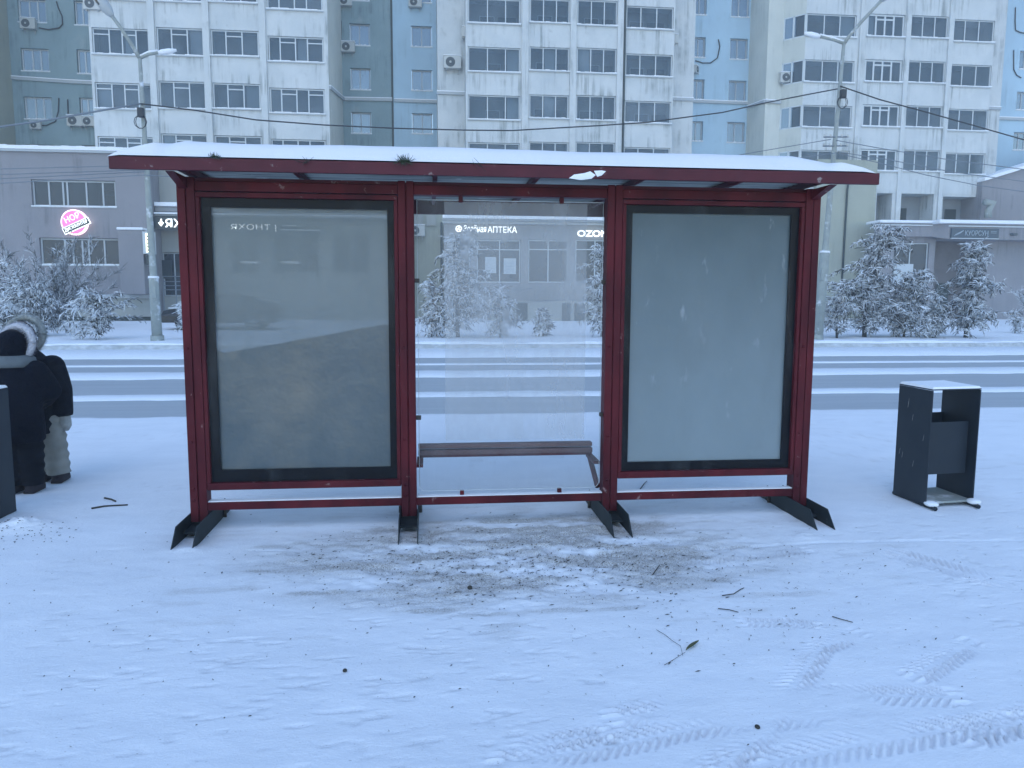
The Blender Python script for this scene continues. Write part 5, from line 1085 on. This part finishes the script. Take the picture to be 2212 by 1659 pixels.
def tb(u, v): return G(u, v, .14)
TL = [
 ((122, 700), 34, 'bush', dict(H=3.9, spread=2.4, nb=46, kind='bush', twl=.42, seed=11, tr=.010, dark=True, label='large bare frosted shrub fanning out in front of the pink annex windows')),
 ((20, 712), 31.5, 'bush', dict(H=2.9, spread=2.6, nb=40, kind='bush', twl=.45, seed=12, tr=.013, label='snow-heavy shrub at the far left edge behind the hooded people')),
 ((210, 731), 27, 'pine', dict(H=1.55, spread=1.25, nb=62, seed=13, tr=.013, label='small drooping snow-clad sapling between the big shrub and the left lamp')),
 ((70, 722), 28.5, 'pine', dict(H=1.7, spread=1.7, nb=81, seed=14, tr=.014, label='low drooping snow-laden sapling right behind the fur hoods')),
 ((402, 731), 27, 'pine', dict(H=1.3, spread=.42, nb=35, seed=15, tr=.012, label='small frosted sapling half hidden by the left shelter post')),
 ((990, 727), 27.5, 'pine', dict(H=3.6, spread=1.55, nb=148, seed=16, tr=.012, dark=True, label='tallest snowy tree seen through the clear glass')),
 ((935, 727), 28, 'pine', dict(H=1.9, spread=1.0, nb=62, seed=17, tr=.012, label='short snowy tree close to the second post, behind the clear glass')),
 ((1082, 729), 27.5, 'pine', dict(H=1.75, spread=1.0, nb=81, seed=18, tr=.012, label='low bushy snowy tree in the middle of the clear glass')),
 ((1300, 727), 27.5, 'pine', dict(H=3.3, spread=1.05, nb=108, seed=19, tr=.012, dark=True, label='snowy tree against the third shelter post')),
 ((1174, 727), 28.5, 'pine', dict(H=1.0, spread=.42, nb=40, seed=20, tr=.02, dark=True, low=.0, label='small dark A-shaped shrub standing alone behind the clear glass')),
 ((1865, 728), 27, 'pine', dict(H=4.0, spread=1.6, nb=202, seed=21, lean=(.75, 0), tr=.013, dark=True, label='tall leaning snowy tree next to the right street lamp')),
 ((1808, 728), 27, 'pine', dict(H=2.0, spread=.95, nb=81, seed=22, tr=.012, label='lower snowy tree hugging the right street lamp')),
 ((1955, 727), 27, 'pine', dict(H=2.35, spread=1.5, nb=135, seed=23, tr=.013, dark=True, label='broad snowy tree left of the pointed one on the right')),
 ((2088, 727), 27, 'pine', dict(H=3.4, spread=1.35, nb=162, seed=24, tr=.013, dark=True, label='pointed snowy tree in front of the dark right entrance')),
 ((2020, 727), 26.6, 'pine', dict(H=1.3, spread=1.1, nb=67, seed=25, tr=.012, label='low snowy bush between the broad and the pointed tree')),
 ((2190, 716), 30, 'pine', dict(H=.9, spread=.7, nb=24, seed=26, tr=.010, label='thin low twiggy shrub at the right edge of the photo')),
 ((2250, 700), 34, 'bush', dict(H=2.6, spread=2.0, nb=26, kind='bush', twl=.4, seed=27, tr=.008, label='bare frosted shrub reaching in from the right edge')),
 ((1970, 712), 31, 'bush', dict(H=2.7, spread=1.1, nb=12, kind='bush', twl=.3, seed=28, tr=.010, dark=True, label='bare shrub with long upright branches before the shop window')),
]
for (uv, Y, kd, kw) in TL:
    x = WX(uv[0], uv[1], Y); H_ = kw.pop('H'); sp_ = kw.pop('spread'); tree((x, Y), H_, sp_, kw.pop('label'), kw.pop('seed'), **kw)
# ------------------------------------------------------------------ litter on the ground
def stick(pix, r, label, mt='stick', name='twig', cat='twig', lift=.006):
    P = []
    for u, v in pix:
        x, y = G(u, v); P.append((x, y, ghs(x, y)+lift))
    return tag(MB().tube(P, [r*(1-.4*i/len(P)) for i in range(len(P))], 6).build(name, MT[mt]), label, cat)
stick([(198, 1101), (225, 1096), (250, 1094), (276, 1093)], .008, 'long thin dark stick on the snow left of the first post'); stick([(226, 1078), (240, 1081), (250, 1085)], .008, 'short dark stick just behind the long stick on the left')
stick([(1418, 1364), (1437, 1375), (1452, 1387), (1470, 1399), (1475, 1420)], .0013, 'thin forked twig lying beside the olive leaf'); stick([(1435, 1440), (1455, 1428), (1480, 1412)], .0012, 'straight thin twig pointing at the olive leaf')
stick([(1551, 1319), (1575, 1321), (1595, 1326)], .0028, 'short twig on open snow below the third post'); stick([(1798, 1334), (1815, 1340), (1842, 1347)], .0028, 'dark twig on the right snow between tyre tracks')
stick([(1560, 1290), (1585, 1285), (1600, 1275), (1607, 1272)], .003, 'very thin twig on the snow near the tread marks'); stick([(1250, 1063), (1265, 1090)], .004, 'x') if 0 else None
stick([(1410, 1241), (1418, 1228), (1425, 1220)], .003, 'tiny upright-looking twig between the third and fourth skids'); stick([(1381, 1060), (1392, 1045), (1397, 1040)], .004, 'thin twig on the snow under the right poster case')
# leaf
lx, ly = G(1496, 1400); lf = MB(); n = 10; vs = []
for i in range(n+1):
    t_ = i/n; w_ = .011*math.sin(math.pi*t_)**.8; cx_, cy_ = lx-.045+.09*t_, ly-.04+.085*t_; vs += [(cx_+w_*.7, cy_-w_*.7, ghs(lx, ly)+.012+.004*math.sin(t_*3)), (cx_, cy_, ghs(lx, ly)+.007), (cx_-w_*.7, cy_+w_*.7, ghs(lx, ly)+.014)]
lf.add(vs, [(3*i+j, 3*i+j+1, 3*i+j+4, 3*i+j+3) for i in range(n) for j in (0, 1)], 0, True); lf = lf.build('fallen_leaf', MT['leaf']); tag(lf, 'narrow olive leaf lying on the snow in the right foreground', 'leaf')
lf.modifiers.new('s', 'SOLIDIFY').thickness = .0015
def pebble(u, v, s, label, mt='stick'):
    x, y = G(u, v); return tag(MB().ball((x, y, ghs(x, y)+s*.4), (s, s*1.3, s*.7), 9, 6).build('dirt_clod', MT[mt]), label, 'clod')
pebble(745, 1448, .010, 'small dark clod alone in the middle foreground snow'); pebble(1015, 1272, .015, 'dark clod on the dirty snow below the second skid'); pebble(1636, 1572, .010, 'dark clod between the tyre tracks in the lower right')
# uncountable crumbs of bark, needles and dirt
mb = MB(); r = random.Random(77)
def crumb(x, y, L, w):
    a = r.uniform(0, 3.14); dx, dy = math.cos(a)*L, math.sin(a)*L*.9; z = ghs(x, y)+.004; nx_, ny_ = -math.sin(a)*w, math.cos(a)*w; b = r.uniform(-.4, .4)*L
    mb.add([(x-dx, y-dy, z), (x+nx_+b*.3, y+ny_, z+.003), (x+dx, y+dy, z+.001), (x-nx_, y-ny_, z)], [(0, 3, 2, 1)])
for i in range(1500):
    u = r.gauss(1150, 260); v = r.gauss(1215, 40)
    if v < 1105: continue
    x, y = G(u, v); crumb(x, y, r.choice([.004, .006, .01, .018]), r.uniform(.0012, .004))
for i in range(260):
    x, y = G(r.uniform(-40, 2240), r.triangular(1120, 1659, 1200)); crumb(x, y, r.choice([.004, .005, .008]), r.uniform(.001, .003))
for i in range(160):
    x, y = G(r.gauss(1600, 230), r.gauss(1330, 60)); crumb(x, y, r.choice([.005, .009, .016]), r.uniform(.0012, .003))
for i in range(120):
    x, y = G(r.gauss(50, 60), r.gauss(1150, 15)); crumb(x, y, r.choice([.006, .01]), r.uniform(.002, .005))
tag(mb.build('ground_crumbs', MT['stick']), 'scattered bark crumbs, needles and dirt flecks on the trodden snow', 'debris', kind='stuff')
# ------------------------------------------------------------------ frosty air
hz = MB().box(-75, 105, -20, 75, -1.2, 40).build('haze', None if 0 else MT['snow']); hz.data.materials.clear()
hm = bpy.data.materials.new('frosty_air'); hm.use_nodes = True; ht = hm.node_tree; ht.nodes.clear()
ho = ht.nodes.new('ShaderNodeOutputMaterial'); hv = ht.nodes.new('ShaderNodeVolumePrincipled'); hv.inputs['Density'].default_value = .0022; hv.inputs['Color'].default_value = (.9, .95, 1, 1); hv.inputs['Anisotropy'].default_value = .2
ht.links.new(hv.outputs[0], ho.inputs['Volume']); hz.data.materials.append(hm); tag(hz, 'thin frosty haze filling the winter street', 'haze', kind='stuff')
scene.cycles.volume_bounces = 1; scene.cycles.transparent_max_bounces = 16; scene.cycles.volume_max_steps = 64
scene.cycles.use_denoising = True
